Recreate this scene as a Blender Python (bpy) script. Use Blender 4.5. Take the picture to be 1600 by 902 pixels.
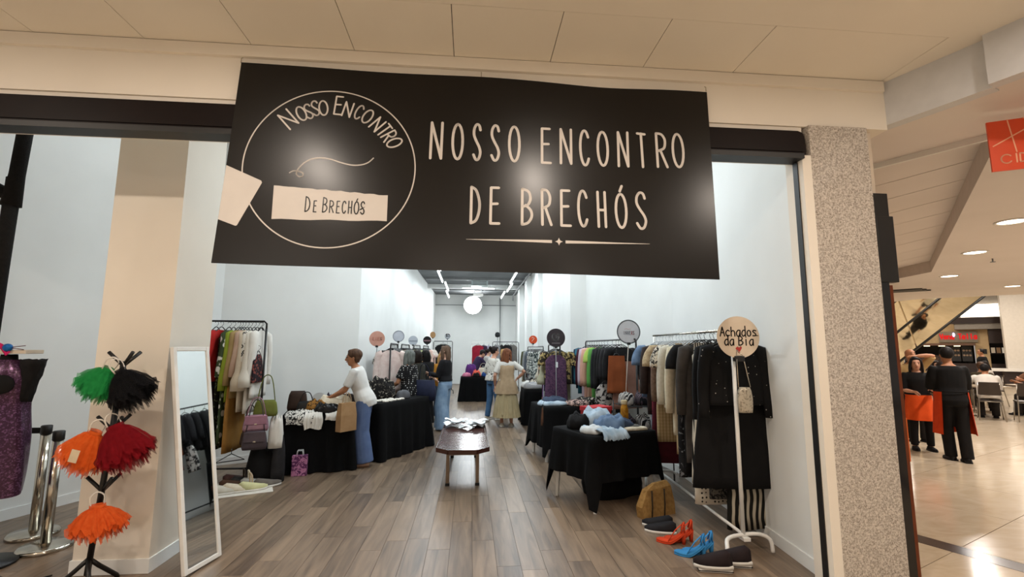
import bpy, bmesh, math, random
from mathutils import Vector, Matrix
from mathutils.geometry import tessellate_polygon
S = bpy.context.scene
for o in list(bpy.data.objects): bpy.data.objects.remove(o)
COL = S.collection
R = math.radians
# ---------------------------------------------------------------- camera, world, big lights, exposure
cam = bpy.data.cameras.new('camera'); camo = bpy.data.objects.new('camera', cam); COL.objects.link(camo)
cam.sensor_width = 36.0; cam.lens = 735.0 / 1600.0 * 36.0; cam.clip_start = 0.05; cam.clip_end = 200
def cam_basis():
    d = Vector(((735 - 800) / 735.0, -(545 - 451) / 735.0, 1.0)).normalized()   # shop depth axis seen from the camera
    rl = R(0.9); up = Vector((math.sin(rl), math.cos(rl), 0)); up = (up - d * up.dot(d)).normalized()
    x = d.cross(up)
    if x.x < 0: x = -x
    return x, d, up
_x, _d, _u = cam_basis()
right = Vector((_x.x, _d.x, _u.x)); upv = Vector((_x.y, _d.y, _u.y)); fwd = Vector((_x.z, _d.z, _u.z))
mw = Matrix((right, upv, -fwd)).transposed().to_4x4(); mw.translation = (0, 0, 1.6)
camo.matrix_world = mw; S.camera = camo
W = bpy.data.worlds.new('mall_ambient'); S.world = W; W.use_nodes = True
W.node_tree.nodes['Background'].inputs[0].default_value = (1.0, 0.89, 0.80, 1)
W.node_tree.nodes['Background'].inputs[1].default_value = 0.46
S.view_settings.view_transform = 'Standard'; S.view_settings.look = 'None'
S.view_settings.exposure = 0.0; S.view_settings.gamma = 1.0; S.view_settings.use_curve_mapping = False
WARM = (1.0, 0.87, 0.75); COOL = (0.86, 0.95, 1.0)
def area(name, loc, size, power, color, rot=(0, 0, 0), shape='DISK', size_y=None, spread=180):
    l = bpy.data.lights.new(name, 'AREA'); l.energy = power; l.color = color; l.shape = shape; l.size = size
    if size_y: l.size_y = size_y
    l.spread = R(spread)
    o = bpy.data.objects.new(name, l); COL.objects.link(o); o.location = loc; o.rotation_euler = rot
    return o
# shop tube lamps: light of the LED battens built further down
for yy in (6.0, 9.2, 12.4, 15.6, 18.8):
    area('batten_light', (-0.94, yy, 3.78 if yy > 8 else 4.2), 0.12, 62 if yy < 8 else 34, COOL, shape='RECTANGLE', size_y=2.6)
    area('batten_light', (1.35, yy, 3.78 if yy > 8 else 4.2), 0.12, 62 if yy < 8 else 34, COOL, shape='RECTANGLE', size_y=2.6)
area('batten_light', (-3.4, 4.9, 4.3), 0.1, 7, COOL, shape='RECTANGLE', size_y=1.6)
area('batten_light', (1.9, 4.2, 4.3), 0.1, 5, COOL, shape='RECTANGLE', size_y=1.6)
# mall downlights (fixtures built further down)
DOWN_A = [(-3.9, 1.48), (-1.60, 1.48), (0.67, 1.48), (2.95, 1.2), (-3.2, -2.2), (-0.5, -2.2), (2.2, -2.4)]
DOWN_B = [(7.3, 5.6), (8.95, 7.5), (11.2, 10.0), (14.6, 11.4), (8.3, 2.4), (11.2, 5.0), (14.2, 7.8)]
for x, y in DOWN_A: area('downlight_glow', (x, y, 3.66), 0.17, 42, WARM)
for x, y in DOWN_B: area('downlight_glow', (x, y, 3.32), 0.2, 72, (1.0, 0.92, 0.86))
FILL_C = [(16.5, 16.8), (19.5, 14.5), (17.0, 20.5), (22.5, 17.5), (21.0, 22.0)]  # fill lamps added to brighten the food court and what the escalator mirrors
for x, y in FILL_C: area('downlight_glow', (x, y, 4.82), 0.4, 170, (1.0, 0.89, 0.78))
# ---------------------------------------------------------------- materials
def lin(c):
    if isinstance(c, str): c = [int(c[i:i + 2], 16) for i in (0, 2, 4)]
    f = lambda v: v / 12.92 if v <= 0.04045 else ((v + 0.055) / 1.055) ** 2.4
    return tuple(f(v / 255.0) for v in c) + (1,)
MATS = {}
def mat(name, col='808080', col2=None, pat=None, rough=0.8, metal=0.0, scale=10.0, spec=0.5, emit=0, bump=0.0, alpha=1.0, thr=0.5, aniso=(1, 1, 1), sheen=0.0):
    if name in MATS: return MATS[name]
    m = bpy.data.materials.new(name); MATS[name] = m; m.use_nodes = True
    nt = m.node_tree; N = nt.nodes; L = nt.links; b = N['Principled BSDF']
    c1 = lin(col); c2 = lin(col2) if col2 else tuple(v * 0.8 for v in c1[:3]) + (1,)
    b.inputs['Roughness'].default_value = rough; b.inputs['Metallic'].default_value = metal
    b.inputs['Specular IOR Level'].default_value = spec; b.inputs['Base Color'].default_value = c1
    if sheen: b.inputs['Sheen Weight'].default_value = sheen
    if alpha < 1: b.inputs['Alpha'].default_value = alpha
    if emit:
        b.inputs['Emission Color'].default_value = c1; b.inputs['Emission Strength'].default_value = emit
    tc = N.new('ShaderNodeTexCoord'); mp = N.new('ShaderNodeMapping'); mp.inputs['Scale'].default_value = aniso
    L.new(tc.outputs['Object'], mp.inputs['Vector']); V = mp.outputs['Vector']
    fac = None
    def noise(sc, det=3, dist=0.0, vec=None):
        n = N.new('ShaderNodeTexNoise'); n.inputs['Scale'].default_value = sc; n.inputs['Detail'].default_value = det; n.inputs['Distortion'].default_value = dist
        L.new(vec or V, n.inputs['Vector']); return n.outputs['Fac']
    def ramp(f, a, b2):
        r = N.new('ShaderNodeMapRange'); r.inputs['From Min'].default_value = a; r.inputs['From Max'].default_value = b2; r.clamp = True
        L.new(f, r.inputs['Value']); return r.outputs['Result']
    def vor(sc, feat='F1', rnd=1.0):
        v = N.new('ShaderNodeTexVoronoi'); v.feature = feat; v.inputs['Scale'].default_value = sc; v.inputs['Randomness'].default_value = rnd
        L.new(V, v.inputs['Vector']); return v
    if pat is None or pat == 'plain': fac = ramp(noise(scale), 0.3, 0.7); 
    elif pat == 'flat': fac = None
    elif pat == 'dots': fac = ramp(vor(scale, rnd=thr).outputs['Distance'], 0.26, 0.22)
    elif pat == 'specks': fac = ramp(vor(scale).outputs['Distance'], 0.12, 0.08)
    elif pat == 'floral':
        v = vor(scale); fac = ramp(v.outputs['Distance'], 0.42, 0.36)
    elif pat == 'splash': fac = ramp(noise(scale, 2, 1.5), thr - 0.03, thr + 0.03)
    elif pat == 'leopard':
        v = vor(scale); a = N.new('ShaderNodeMath'); a.operation = 'SUBTRACT'; L.new(v.outputs['Distance'], a.inputs[0]); a.inputs[1].default_value = 0.35
        ab = N.new('ShaderNodeMath'); ab.operation = 'ABSOLUTE'; L.new(a.outputs[0], ab.inputs[0]); fac = ramp(ab.outputs[0], 0.14, 0.08)
    elif pat in ('stripes', 'zebra', 'plaid', 'hstripes'):
        w = N.new('ShaderNodeTexWave'); w.wave_type = 'BANDS'; w.bands_direction = 'Z' if pat == 'hstripes' else 'Y'; w.inputs['Scale'].default_value = scale
        w.inputs['Distortion'].default_value = 4.0 if pat == 'zebra' else 0.3; w.inputs['Detail Scale'].default_value = 0.6
        L.new(V, w.inputs['Vector']); fac = ramp(w.outputs['Fac'], thr - 0.05, thr + 0.05)
        if pat == 'plaid':
            w2 = N.new('ShaderNodeTexWave'); w2.bands_direction = 'Z'; w2.inputs['Scale'].default_value = scale; L.new(V, w2.inputs['Vector'])
            ad = N.new('ShaderNodeMath'); ad.operation = 'MULTIPLY_ADD'; L.new(w2.outputs['Fac'], ad.inputs[0]); ad.inputs[1].default_value = 0.5
            L.new(fac, ad.inputs[2]); fac = ramp(ad.outputs[0], 0.0, 1.3)
    elif pat == 'denim': fac = ramp(noise(scale, 4), 0.35, 0.7)
    elif pat == 'granite':
        n1 = ramp(noise(scale, 6), 0.40, 0.60); v = ramp(noise(scale * 3.2, 2), 0.50, 0.60)
        mx = N.new('ShaderNodeMath'); mx.operation = 'MULTIPLY_ADD'; L.new(v, mx.inputs[0]); mx.inputs[1].default_value = 0.55; 
        m2 = N.new('ShaderNodeMath'); m2.operation = 'MULTIPLY'; L.new(n1, m2.inputs[0]); m2.inputs[1].default_value = 0.45
        L.new(m2.outputs[0], mx.inputs[2]); fac = mx.outputs[0]
    elif pat == 'marble': fac = ramp(noise(scale, 8, 2.2), 0.35, 0.75)
    elif pat == 'sequin':
        v = vor(scale); fac = ramp(v.outputs['Color'], 0.55, 0.95)
    elif pat == 'wood':
        oi = N.new('ShaderNodeObjectInfo'); ge = N.new('ShaderNodeNewGeometry')
        ad = N.new('ShaderNodeMath'); ad.operation = 'ADD'; L.new(oi.outputs['Random'], ad.inputs[0]); L.new(ge.outputs['Random Per Island'], ad.inputs[1])
        fr = N.new('ShaderNodeMath'); fr.operation = 'FRACT'; L.new(ad.outputs[0], fr.inputs[0])
        sh = N.new('ShaderNodeVectorMath'); sh.operation = 'MULTIPLY_ADD'; cb = N.new('ShaderNodeCombineXYZ')
        for i in range(3): L.new(fr.outputs[0], cb.inputs[i])
        L.new(cb.outputs[0], sh.inputs[0]); sh.inputs[1].default_value = (37, 53, 11); L.new(V, sh.inputs[2])
        n1 = ramp(noise(scale, 8, 0.8, sh.outputs[0]), 0.25, 0.75)
        m1 = N.new('ShaderNodeMath'); m1.operation = 'MULTIPLY_ADD'; L.new(n1, m1.inputs[0]); m1.inputs[1].default_value = 0.62
        m2 = N.new('ShaderNodeMath'); m2.operation = 'MULTIPLY'; L.new(fr.outputs[0], m2.inputs[0]); m2.inputs[1].default_value = 0.38
        L.new(m2.outputs[0], m1.inputs[2]); fac = m1.outputs[0]
    if fac is not None:
        mix = N.new('ShaderNodeMix'); mix.data_type = 'RGBA'; L.new(fac, mix.inputs['Factor'])
        mix.inputs['A'].default_value = c1; mix.inputs['B'].default_value = c2
        out = mix.outputs['Result']; L.new(out, b.inputs['Base Color'])
        if emit: L.new(out, b.inputs['Emission Color'])
    if bump:
        bp = N.new('ShaderNodeBump'); bp.inputs['Strength'].default_value = bump; bp.inputs['Distance'].default_value = 0.01
        L.new(noise(scale * 3, 4) if pat not in ('wood', 'sequin') else fac, bp.inputs['Height']); L.new(bp.outputs['Normal'], b.inputs['Normal'])
    return m
# ---------------------------------------------------------------- mesh collector
class MB:
    def __init__(s): s.v = []; s.f = []
    def add(s, vs, fs):
        k = len(s.v); s.v += [Vector(p) for p in vs]; s.f += [tuple(i + k for i in f) for f in fs]; return s
    def box(s, x0, x1, y0, y1, z0, z1, bev=0.0, M=None):
        if bev:
            bm = bmesh.new(); bmesh.ops.create_cube(bm, size=1)
            for v in bm.verts: v.co = Vector(((x0 + x1) / 2 + v.co.x * (x1 - x0), (y0 + y1) / 2 + v.co.y * (y1 - y0), (z0 + z1) / 2 + v.co.z * (z1 - z0)))
            bmesh.ops.bevel(bm, geom=bm.edges[:], offset=bev, segments=2, affect='EDGES', profile=0.5)
            bm.verts.index_update(); vs = [v.co.copy() for v in bm.verts]; fs = [tuple(v.index for v in f.verts) for f in bm.faces]; bm.free()
        else:
            vs = [Vector(p) for p in ((x0, y0, z0), (x1, y0, z0), (x1, y1, z0), (x0, y1, z0), (x0, y0, z1), (x1, y0, z1), (x1, y1, z1), (x0, y1, z1))]
            fs = [(0, 3, 2, 1), (4, 5, 6, 7), (0, 1, 5, 4), (1, 2, 6, 5), (2, 3, 7, 6), (3, 0, 4, 7)]
        if M: vs = [M @ v for v in vs]
        return s.add(vs, fs)
    def prism(s, poly, z0, z1):
        n = len(poly); vs = [(p[0], p[1], z0) for p in poly] + [(p[0], p[1], z1) for p in poly]
        fs = [tuple(range(n - 1, -1, -1)), tuple(range(n, 2 * n))] + [(i, (i + 1) % n, n + (i + 1) % n, n + i) for i in range(n)]
        return s.add(vs, fs)
    def loft(s, rings, cap=True, closed=True):
        n = len(rings[0]); k = len(s.v)
        for r in rings: s.v += [Vector(p) for p in r]
        m = n if closed else n - 1
        for j in range(len(rings) - 1):
            for i in range(m):
                a = k + j * n + i; b = k + j * n + (i + 1) % n; s.f.append((a, b, b + n, a + n))
        if cap and closed:
            s.f.append(tuple(k + i for i in range(n - 1, -1, -1))); s.f.append(tuple(k + (len(rings) - 1) * n + i for i in range(n)))
        return s
    def tube(s, pts, rad, seg=8, ref=None, cap=True):
        pts = [Vector(p) for p in pts]; rings = []; n = len(pts); prev = None
        for i, p in enumerate(pts):
            t = (pts[min(i + 1, n - 1)] - pts[max(i - 1, 0)]); t = t.normalized() if t.length > 1e-9 else Vector((0, 0, 1))
            if prev is None:
                rf = Vector(ref) if ref else (Vector((1, 0, 0)) if abs(t.x) < 0.9 else Vector((0, 1, 0)))
            else: rf = prev
            a = (rf - t * rf.dot(t)); a = a.normalized() if a.length > 1e-6 else t.orthogonal().normalized(); prev = a; b = t.cross(a)
            r = rad[i] if isinstance(rad, (list, tuple)) else rad
            ra, rb = r if isinstance(r, (list, tuple)) else (r, r)
            rings.append([p + a * (ra * math.cos(2 * math.pi * q / seg)) + b * (rb * math.sin(2 * math.pi * q / seg)) for q in range(seg)])
        return s.loft(rings, cap)
    def ball(s, c, r, n=10, m=7):
        c = Vector(c); rx, ry, rz = r if isinstance(r, (tuple, list)) else (r, r, r); rings = []
        for j in range(m + 1):
            a = -math.pi / 2 + math.pi * j / m; a = max(-1.5, min(1.5, a))
            rings.append([c + Vector((rx * math.cos(a) * math.cos(2 * math.pi * i / n), ry * math.cos(a) * math.sin(2 * math.pi * i / n), rz * math.sin(a))) for i in range(n)])
        return s.loft(rings)
    def lathe(s, prof, c=(0, 0, 0), n=20, cap=True):
        c = Vector(c)
        return s.loft([[c + Vector((r * math.cos(2 * math.pi * i / n), r * math.sin(2 * math.pi * i / n), z)) for i in range(n)] for r, z in prof], cap)
    def xf(s, M): s.v = [M @ v for v in s.v]; return s
    def mesh(s, name):
        me = bpy.data.meshes.new(name); me.from_pydata([tuple(v) for v in s.v], [], s.f); me.update(); return me
    def build(s, name, m, parent=None, smooth=True, loc=None, rot=None):
        return link(name, s.mesh(name), m, parent, smooth, loc, rot)
def link(name, me, m, parent=None, smooth=True, loc=None, rot=None):
    if m is not None and not me.materials: me.materials.append(m)
    if smooth: me.shade_smooth()
    o = bpy.data.objects.new(name, me); COL.objects.link(o)
    if parent: o.parent = parent
    if loc is not None: o.location = loc
    if rot is not None: o.rotation_euler = rot if isinstance(rot, (tuple, list)) else (0, 0, rot)
    return o
def tag(o, label=None, cat=None, group=None, kind=None):
    if label: o['label'] = label
    if cat: o['category'] = cat
    if group: o['group'] = group
    if kind: o['kind'] = kind
    return o
def thing(name, label, cat, loc=(0, 0, 0), rz=0, group=None):
    o = bpy.data.objects.new(name, None); COL.objects.link(o); o.location = loc; o.rotation_euler = (0, 0, rz); o.empty_display_size = 0.1
    return tag(o, label, cat, group)
def struct(name, mb, m, smooth=False): return tag(mb.build(name, m, None, smooth), kind='structure')
def remesh(mb, vox, it=3, name='m'):
    me = mb.mesh('tmp'); o = bpy.data.objects.new('tmp', me); COL.objects.link(o)
    r = o.modifiers.new('r', 'REMESH'); r.mode = 'VOXEL'; r.voxel_size = vox; r.use_smooth_shade = True
    if it:
        q = o.modifiers.new('s', 'SMOOTH'); q.factor = 0.5; q.iterations = it
    dg = bpy.context.evaluated_depsgraph_get(); ev = o.evaluated_get(dg)
    out = bpy.data.meshes.new_from_object(ev); bpy.data.objects.remove(o); bpy.data.meshes.remove(me); out.name = name
    return out
def smooth_curve(pts, k=6, closed=False):
    pts = [Vector(p if len(p) == 3 else (p[0], p[1], 0)) for p in pts]; out = []; n = len(pts)
    for i in range(n - 1 if not closed else n):
        g = lambda j: pts[j % n] if closed else pts[max(0, min(n - 1, j))]
        p0, p1, p2, p3 = g(i - 1), g(i), g(i + 1), g(i + 2)
        for q in range(k):
            t = q / k; out.append(0.5 * ((2 * p1) + (p2 - p0) * t + (2 * p0 - 5 * p1 + 4 * p2 - p3) * t * t + (3 * p1 - p0 - 3 * p2 + p3) * t ** 3))
    if not closed: out.append(pts[-1])
    return out
# flat strokes: ribbons with round ends in the local XY plane
def strokes(mb, lines, w, z=0.0):
    for ln in lines:
        ln = [Vector((p[0], p[1], z)) for p in ln]
        for i, p in enumerate(ln):
            k = len(mb.v); mb.v += [p + Vector((w / 2 * math.cos(a * math.pi / 4), w / 2 * math.sin(a * math.pi / 4), 0)) for a in range(8)]; mb.f.append(tuple(range(k, k + 8)))
            if i + 1 < len(ln):
                d = ln[i + 1] - p
                if d.length < 1e-7: continue
                nrm = Vector((-d.y, d.x, 0)).normalized() * (w / 2); mb.add([p - nrm, ln[i + 1] - nrm, ln[i + 1] + nrm, p + nrm], [(0, 1, 2, 3)])
def ell(a0, a1, n=22, rx=0.5, ry=0.5, cx=0, cy=0): return [(cx + rx * math.cos(R(a0 + (a1 - a0) * i / n)), cy + ry * math.sin(R(a0 + (a1 - a0) * i / n))) for i in range(n + 1)]
sc = lambda pts: [(p.x, p.y) for p in smooth_curve(pts, 4)]
G = {'N': [[(-.5, -.5), (-.44, .5), (.44, -.5), (.5, .5)]], 'O': [ell(90, 450)], 'E': [[(.45, .5), (-.42, .5), (-.48, -.5), (.5, -.5)], [(-.45, .04), (.3, .05)]],
     'S': [sc([(.45, .34), (.3, .47), (-.05, .5), (-.36, .38), (-.4, .2), (-.1, .03), (.3, -.14), (.46, -.3), (.25, -.47), (-.12, -.5), (-.45, -.36)])],
     'C': [ell(38, 322)], 'T': [[(-.5, .5), (.5, .48)], [(0, .5), (.06, -.5)]], 'H': [[(-.42, .5), (-.42, -.5)], [(.42, .5), (.42, -.5)], [(-.42, -.02), (.42, -.02)]],
     'R': [[(-.45, -.5), (-.45, .5)], sc([(-.45, .5), (.1, .47), (.4, .3), (.3, .08), (-.1, 0), (-.42, -.03)]), [(-.12, 0), (.5, -.5)]],
     'D': [[(-.45, -.5), (-.42, .5)], sc([(-.42, .5), (.1, .4), (.45, .1), (.42, -.18), (.1, -.42), (-.45, -.5)])],
     'B': [[(-.45, -.5), (-.4, .5)], sc([(-.4, .5), (.2, .42), (.36, .22), (.1, .05), (-.42, 0)]), sc([(-.1, .04), (.38, -.1), (.46, -.28), (.1, -.45), (-.45, -.5)])],
     'I': [[(0, .5), (0, -.5)]], 'A': [[(-.5, -.5), (0, .5), (.5, -.5)], [(-.28, -.12), (.28, -.12)]], 'V': [[(-.5, .5), (0, -.5), (.5, .5)]], 'X': [[(-.5, .5), (.5, -.5)], [(.5, .5), (-.5, -.5)]],
     'e': [sc([(-.42, -.2), (.42, -.15), (.3, .1), (-.1, .15), (-.45, -.15), (-.2, -.5), (.4, -.42)])], 'n': [[(-.4, .15), (-.4, -.5)], sc([(-.4, -.05), (0, .15), (.38, .0), (.4, -.5)])],
     'a': [sc([(.4, .1), (0, .15), (-.42, -.15), (-.2, -.5), (.2, -.42), (.4, -.05)]), [(.4, .15), (.42, -.5)]], 'l': [[(0, .5), (0, -.5)]], 'c': [sc([(.4, .05), (0, .15), (-.42, -.15), (-.1, -.5), (.4, -.4)])],
     'h': [[(-.4, .5), (-.4, -.5)], sc([(-.4, -.05), (0, .12), (.36, -.05), (.4, -.5)])], 'd': [sc([(.36, .08), (-.05, .15), (-.42, -.18), (-.15, -.5), (.3, -.35)]), [(.36, .6), (.4, -.5)]],
     'o': [ell(90, 450, rx=.4, ry=.32, cy=-.18)], 's': [sc([(.38, .1), (-.1, .15), (-.3, 0), (.2, -.2), (.3, -.42), (-.35, -.45)])], 'i': [[(0, .15), (0, -.5)], [(0, .38), (0, .4)]]}
G['Q'] = G['O'] + [[(-.05, .58), (.16, .74)]]
def glyph(mb, ch, cx, cy, w, h, sw, rot=0.0, z=0.0):
    c, s_ = math.cos(rot), math.sin(rot)
    strokes(mb, [[(cx + c * x * w - s_ * y * h, cy + s_ * x * w + c * y * h) for x, y in ln] for ln in G[ch]], sw, z)
def word(mb, txt, x0, y, lw, gap, h, sw, z=0):
    for ch in txt:
        if ch != ' ': glyph(mb, ch, x0 + lw / 2, y, lw, h, sw, z=z)
        x0 += lw + gap
random.seed(7)
# ---------------------------------------------------------------- materials of the setting
M_white = mat('white_wall_paint', 'e6e8e6', 'dfe1df', 'plain', 0.75, scale=1.5)
M_beige = mat('beige_mall_paint', 'e9e2d6', 'e4dccf', 'plain', 0.7, scale=1.2)
M_beigecol = mat('cream_column_paint', 'e0d8cb', 'dbd2c4', 'plain', 0.7, scale=2)
M_wood = mat('oak_floor', '3a2e25', '98826c', 'wood', 0.34, scale=1.9, aniso=(9, 0.8, 1), bump=0.04)
M_marble = mat('cream_marble', 'd2c2aa', 'c2b094', 'marble', 0.16, scale=1.6, aniso=(1, 2.2, 1))
M_granite = mat('speckled_granite', 'd2cac0', '756b61', 'granite', 0.12, scale=72)
M_dark = mat('dark_joint', '3a332d', pat='flat', rough=0.9)
M_ceilgrey = mat('grey_ceiling_paint', '6c7072', '5e6264', 'plain', 0.9, scale=2)
M_brown = mat('dark_brown_metal', '140906', '100705', 'plain', 0.5, scale=4, spec=.15)
M_black = mat('black_plastic', '0c0b0b', '121111', 'plain', 0.5, scale=6)
M_blackmetal = mat('black_painted_metal', '141313', '1b1a1a', 'plain', 0.4, 0.3, scale=8)
M_chrome = mat('chrome', 'cfc9bd', 'bdb7ab', 'plain', 0.16, 1.0, scale=12)
M_whitemetal = mat('white_painted_metal', 'e4e2dd', 'dad8d2', 'plain', 0.35, scale=6)
M_whiteplast = mat('white_plastic', 'e2e0da', 'd7d5cf', 'plain', 0.45, scale=6)
M_grey = mat('grey_plastic', '8a8c8d', '7c7e7f', 'plain', 0.5, scale=5)
def wall(name, x0, y0, x1, y1, z0, z1, m, th=0.12, side=1, base=None):
    d = Vector((x1 - x0, y1 - y0, 0)).normalized(); n = Vector((-d.y, d.x, 0)) * side      # n points away from the room
    p = [Vector((x0, y0, 0)), Vector((x1, y1, 0)), Vector((x1, y1, 0)) + n * th, Vector((x0, y0, 0)) + n * th]
    if side < 0: p = [p[1], p[0], p[3], p[2]]
    o = struct(name, MB().prism([(q.x, q.y) for q in p], z0, z1), m)
    if base:
        q = [Vector((x0, y0, 0)) - n * 0.014, Vector((x1, y1, 0)) - n * 0.014, Vector((x1, y1, 0)), Vector((x0, y0, 0))]
        if side < 0: q = [q[1], q[0], q[3], q[2]]
        struct(base, MB().prism([(a.x, a.y) for a in q], 0.002, 0.10), M_white)
    return o
# shop shell
wall('wall_left_front', -4.98, 3.2, -3.50, 6.95, 0, 4.7, M_white, side=1, base='baseboard_left_front')
wall('wall_left_return', -3.50, 6.95, -1.82, 7.9, 0, 4.7, M_white, side=1, base='baseboard_left_return')
wall('wall_left', -1.82, 7.9, -1.65, 22.0, 0, 4.7, M_white, side=1, base='baseboard_left')
wall('wall_back', -1.65, 22.0, 2.10, 22.0, 0, 4.7, M_white, side=1, base='baseboard_back')
wall('wall_right', 1.95, 9.1, 2.10, 22.0, 0, 4.7, M_white, side=-1, base='baseboard_right')
wall('wall_right_return', 2.27, 9.1, 1.95, 9.1, 0, 4.7, M_white, side=-1)
wall('wall_right_middle', 2.74, 6.2, 2.27, 9.1, 0, 4.7, M_white, side=-1, base='baseboard_right_middle')
wall('wall_right_front', 2.50, 3.36, 2.74, 6.2, 0, 4.7, M_white, side=-1, base='baseboard_right_front')
for i, (a, b) in enumerate(((13.0, 13.6), (15.6, 16.2), (18.0, 18.6))):
    struct('wall_pilaster_%d' % (i + 1), MB().box(1.86, 2.1, a, b, 0, 4.05), M_white)
struct('ceiling_shop_front', MB().prism([(-5.2, 3.4), (2.9, 3.4), (2.9, 9.2), (-5.2, 9.2)], 4.7, 4.8), M_white)
struct('ceiling_shop_rear', MB().box(-1.95, 2.25, 9.2, 22.1, 4.1, 4.2), M_ceilgrey)
struct('ceiling_bulkhead', MB().box(-1.95, 2.25, 9.1, 9.2, 4.1, 4.75), M_white)
struct('trim_1', MB().box(-1.72, 2.08, 18.3, 18.5, 3.93, 4.09), M_white)
struct('trim_2', MB().box(-1.66, 2.1, 21.96, 21.995, 3.6, 3.63), M_grey)
# column between the window bay and the entrance
col = struct('column_left', MB().box(-2.78, -2.27, 3.8, 4.36, 0, 4.7), M_beigecol)
struct('baseboard_column', MB().box(-2.79, -2.258, 3.788, 4.37, 0.002, 0.1), M_white)
# floors
fl = struct('floor', MB().prism([(-5.1, 3.2), (2.8, 3.2), (2.8, 22.1), (-5.1, 22.1)], -0.05, -0.006), M_dark)
PW, PL = 0.18, 1.22
pm = MB().box(-PW / 2 + .0012, PW / 2 - .0012, -PL / 2 + .0012, PL / 2 - .0012, -0.006, 0.0).mesh('plank')
pm.materials.append(M_wood)
far = MB(); cand = []
ix = 0; x = -5.0
while x < 2.75:
    y = 3.2 - random.random() * PL
    while y < 22:
        cx, cy = x + PW / 2, y + PL / 2
        if y + PL > 3.25 and not (cy > 9 and (cx < -1.7 or cx > 2.1)): cand.append((cx, cy))
        y += PL
    x += PW; ix += 1
def vis(c): return -3.2 < c[0] < 2.3 and c[1] > 3.0
cand.sort(key=lambda c: (0 if vis(c) else 50) + c[1] + abs(c[0]) * 0.6)
for i, (cx, cy) in enumerate(cand):
    y0 = max(cy - PL / 2, 3.2)
    if i < 290 and y0 == cy - PL / 2:
        o = bpy.data.objects.new('plank', pm); COL.objects.link(o); o.parent = fl; o.location = (cx, cy, 0)
    else: far.box(cx - PW / 2 + .0012, cx + PW / 2 - .0012, y0 + .0012, cy + PL / 2 - .0012, -0.006, 0.0)
tag(far.build('far_planks', M_wood, fl, False), kind='stuff')
mf = struct('floor_mall', MB().prism([(-8, -8), (34, -8), (34, 32), (2.9, 32), (2.9, 3.198), (-8, 3.198)], -0.06, -0.008), M_dark)
# marble slabs of the concourse, laid along its own direction
U = Vector((0.42, -0.9075, 0)); Vv = Vector((0.9075, 0.42, 0)); A0 = Vector((3.83, 4.05, 0))
def slab(a0, a1, b0, b1):
    g = 0.003; c = [A0 + U * a + Vv * b for a, b in ((a0 + g, b0 + g), (a1 - g, b0 + g), (a1 - g, b1 - g), (a0 + g, b1 - g))]
    return [(p.x, p.y) for p in c]
M_stripe = mat('dark_stone_border', '3f332d', '352a25', 'plain', 0.2, scale=5)
slm = MB(); nsl = 0
for ia in range(-24, 10):
    for ib in range(0, 22):
        a, b = ia * 1.2 + 0.35, 0.09 + ib * 1.2
        c = A0 + U * (a + .6) + Vv * (b + .6)
        if not (3.1 < c.x < 33 and -6 < c.y < 31): continue
        if c.x > 3.4 and c.y / c.x > 0.62 and c.y / c.x < 1.35 and math.hypot(c.x, c.y) < 19:
            MB().prism(slab(a, a + 1.2, b, b + 1.2), -0.008, 0).build('marble_slab', M_marble, mf, False)
        else: slm.prism(slab(a, a + 1.2, b, b + 1.2), -0.008, 0)
tag(slm.build('far_slabs', M_marble, mf, False), kind='stuff')
MB().prism(slab(-3.2, 10, -0.115, 0.085), -0.008, 0.0005).build('border_stripe', M_stripe, mf, False)
near = MB()
for ia in range(-5, 10):
    for ib in range(-3, 0):
        a, b = ia * 1.2 + 0.35, -0.025 + ib * 1.2
        c = A0 + U * (a + .6) + Vv * (b + .6)
        if c.x > 1.6 and c.y < 5.5 and c.x < 8: MB().prism(slab(a, a + 1.2, b, b + 1.2), -0.008, -0.001).build('marble_slab', M_marble, mf, False)
near.prism([(-8, -8), (9.0, -8), (6.6, -4.5), (2.75, 3.19), (-8, 3.19)], -0.008, -0.002); tag(near.build('entrance_slabs', M_marble, mf, False), kind='stuff')
# ---------------------------------------------------------------- facade
wf = struct('wall_front', MB().prism([(-8, 3.2), (2.985, 3.2), (2.985, 3.36), (-8, 3.36)], 3.295, 3.7), M_beige)
struct('wall_front_lintel', MB().prism([(-8, 3.215), (2.5, 3.215), (2.5, 3.36), (-8, 3.36)], 3.05, 3.30), M_beige)
struct('wall_front_above', MB().prism([(-8, 3.22), (2.6, 3.22), (2.6, 3.40), (-8, 3.40)], 3.7, 4.8), M_white)
struct('trim_3', MB().prism([(-8, 3.17), (3.18, 3.17), (3.18, 3.2), (-8, 3.2)], 3.60, 3.685), M_beige)
struct('trim_4', MB().box(2.455, 2.525, 3.17, 3.36, 0, 3.052), M_beige)
struct('trim_5', MB().box(2.447, 2.456, 3.22, 3.27, 0, 3.05), M_black)
gp = tag(MB().box(2.525, 3.0, 3.17, 3.62, 0, 3.295, 0.004).build('granite_pillar', M_granite, None, False), 'speckled grey granite pillar at the right of the shop entrance', 'pillar')
hd = thing('shutter_header', 'dark brown roller shutter box running across the top of the entrance', 'shutter box', (-2, 3.2, 3.05))
m = MB(); prof = [(2.49, 3.06), (2.495, 3.10), (2.49, 3.20), (2.475, 3.232), (2.44, 3.245), (-8, 3.245), (-8, 3.06)]
m.add([(a + 2, -0.025, b - 3.05) for a, b in prof] + [(a + 2, 0.012, b - 3.05) for a, b in prof], [tuple(range(7)), tuple(range(13, 6, -1))] + [(i, i + 7, (i + 1) % 7 + 7, (i + 1) % 7) for i in range(7)])
m.build('cover', M_brown, hd, False)
MB().box(-6, 4.46, -0.05, 0.08, -0.03, 0.008).build('bottom_rail', M_black, hd, False)
MB().box(-6, 4.47, -0.032, -0.024, 0.03, 0.045).build('lip', M_brown, hd, False)
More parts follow.
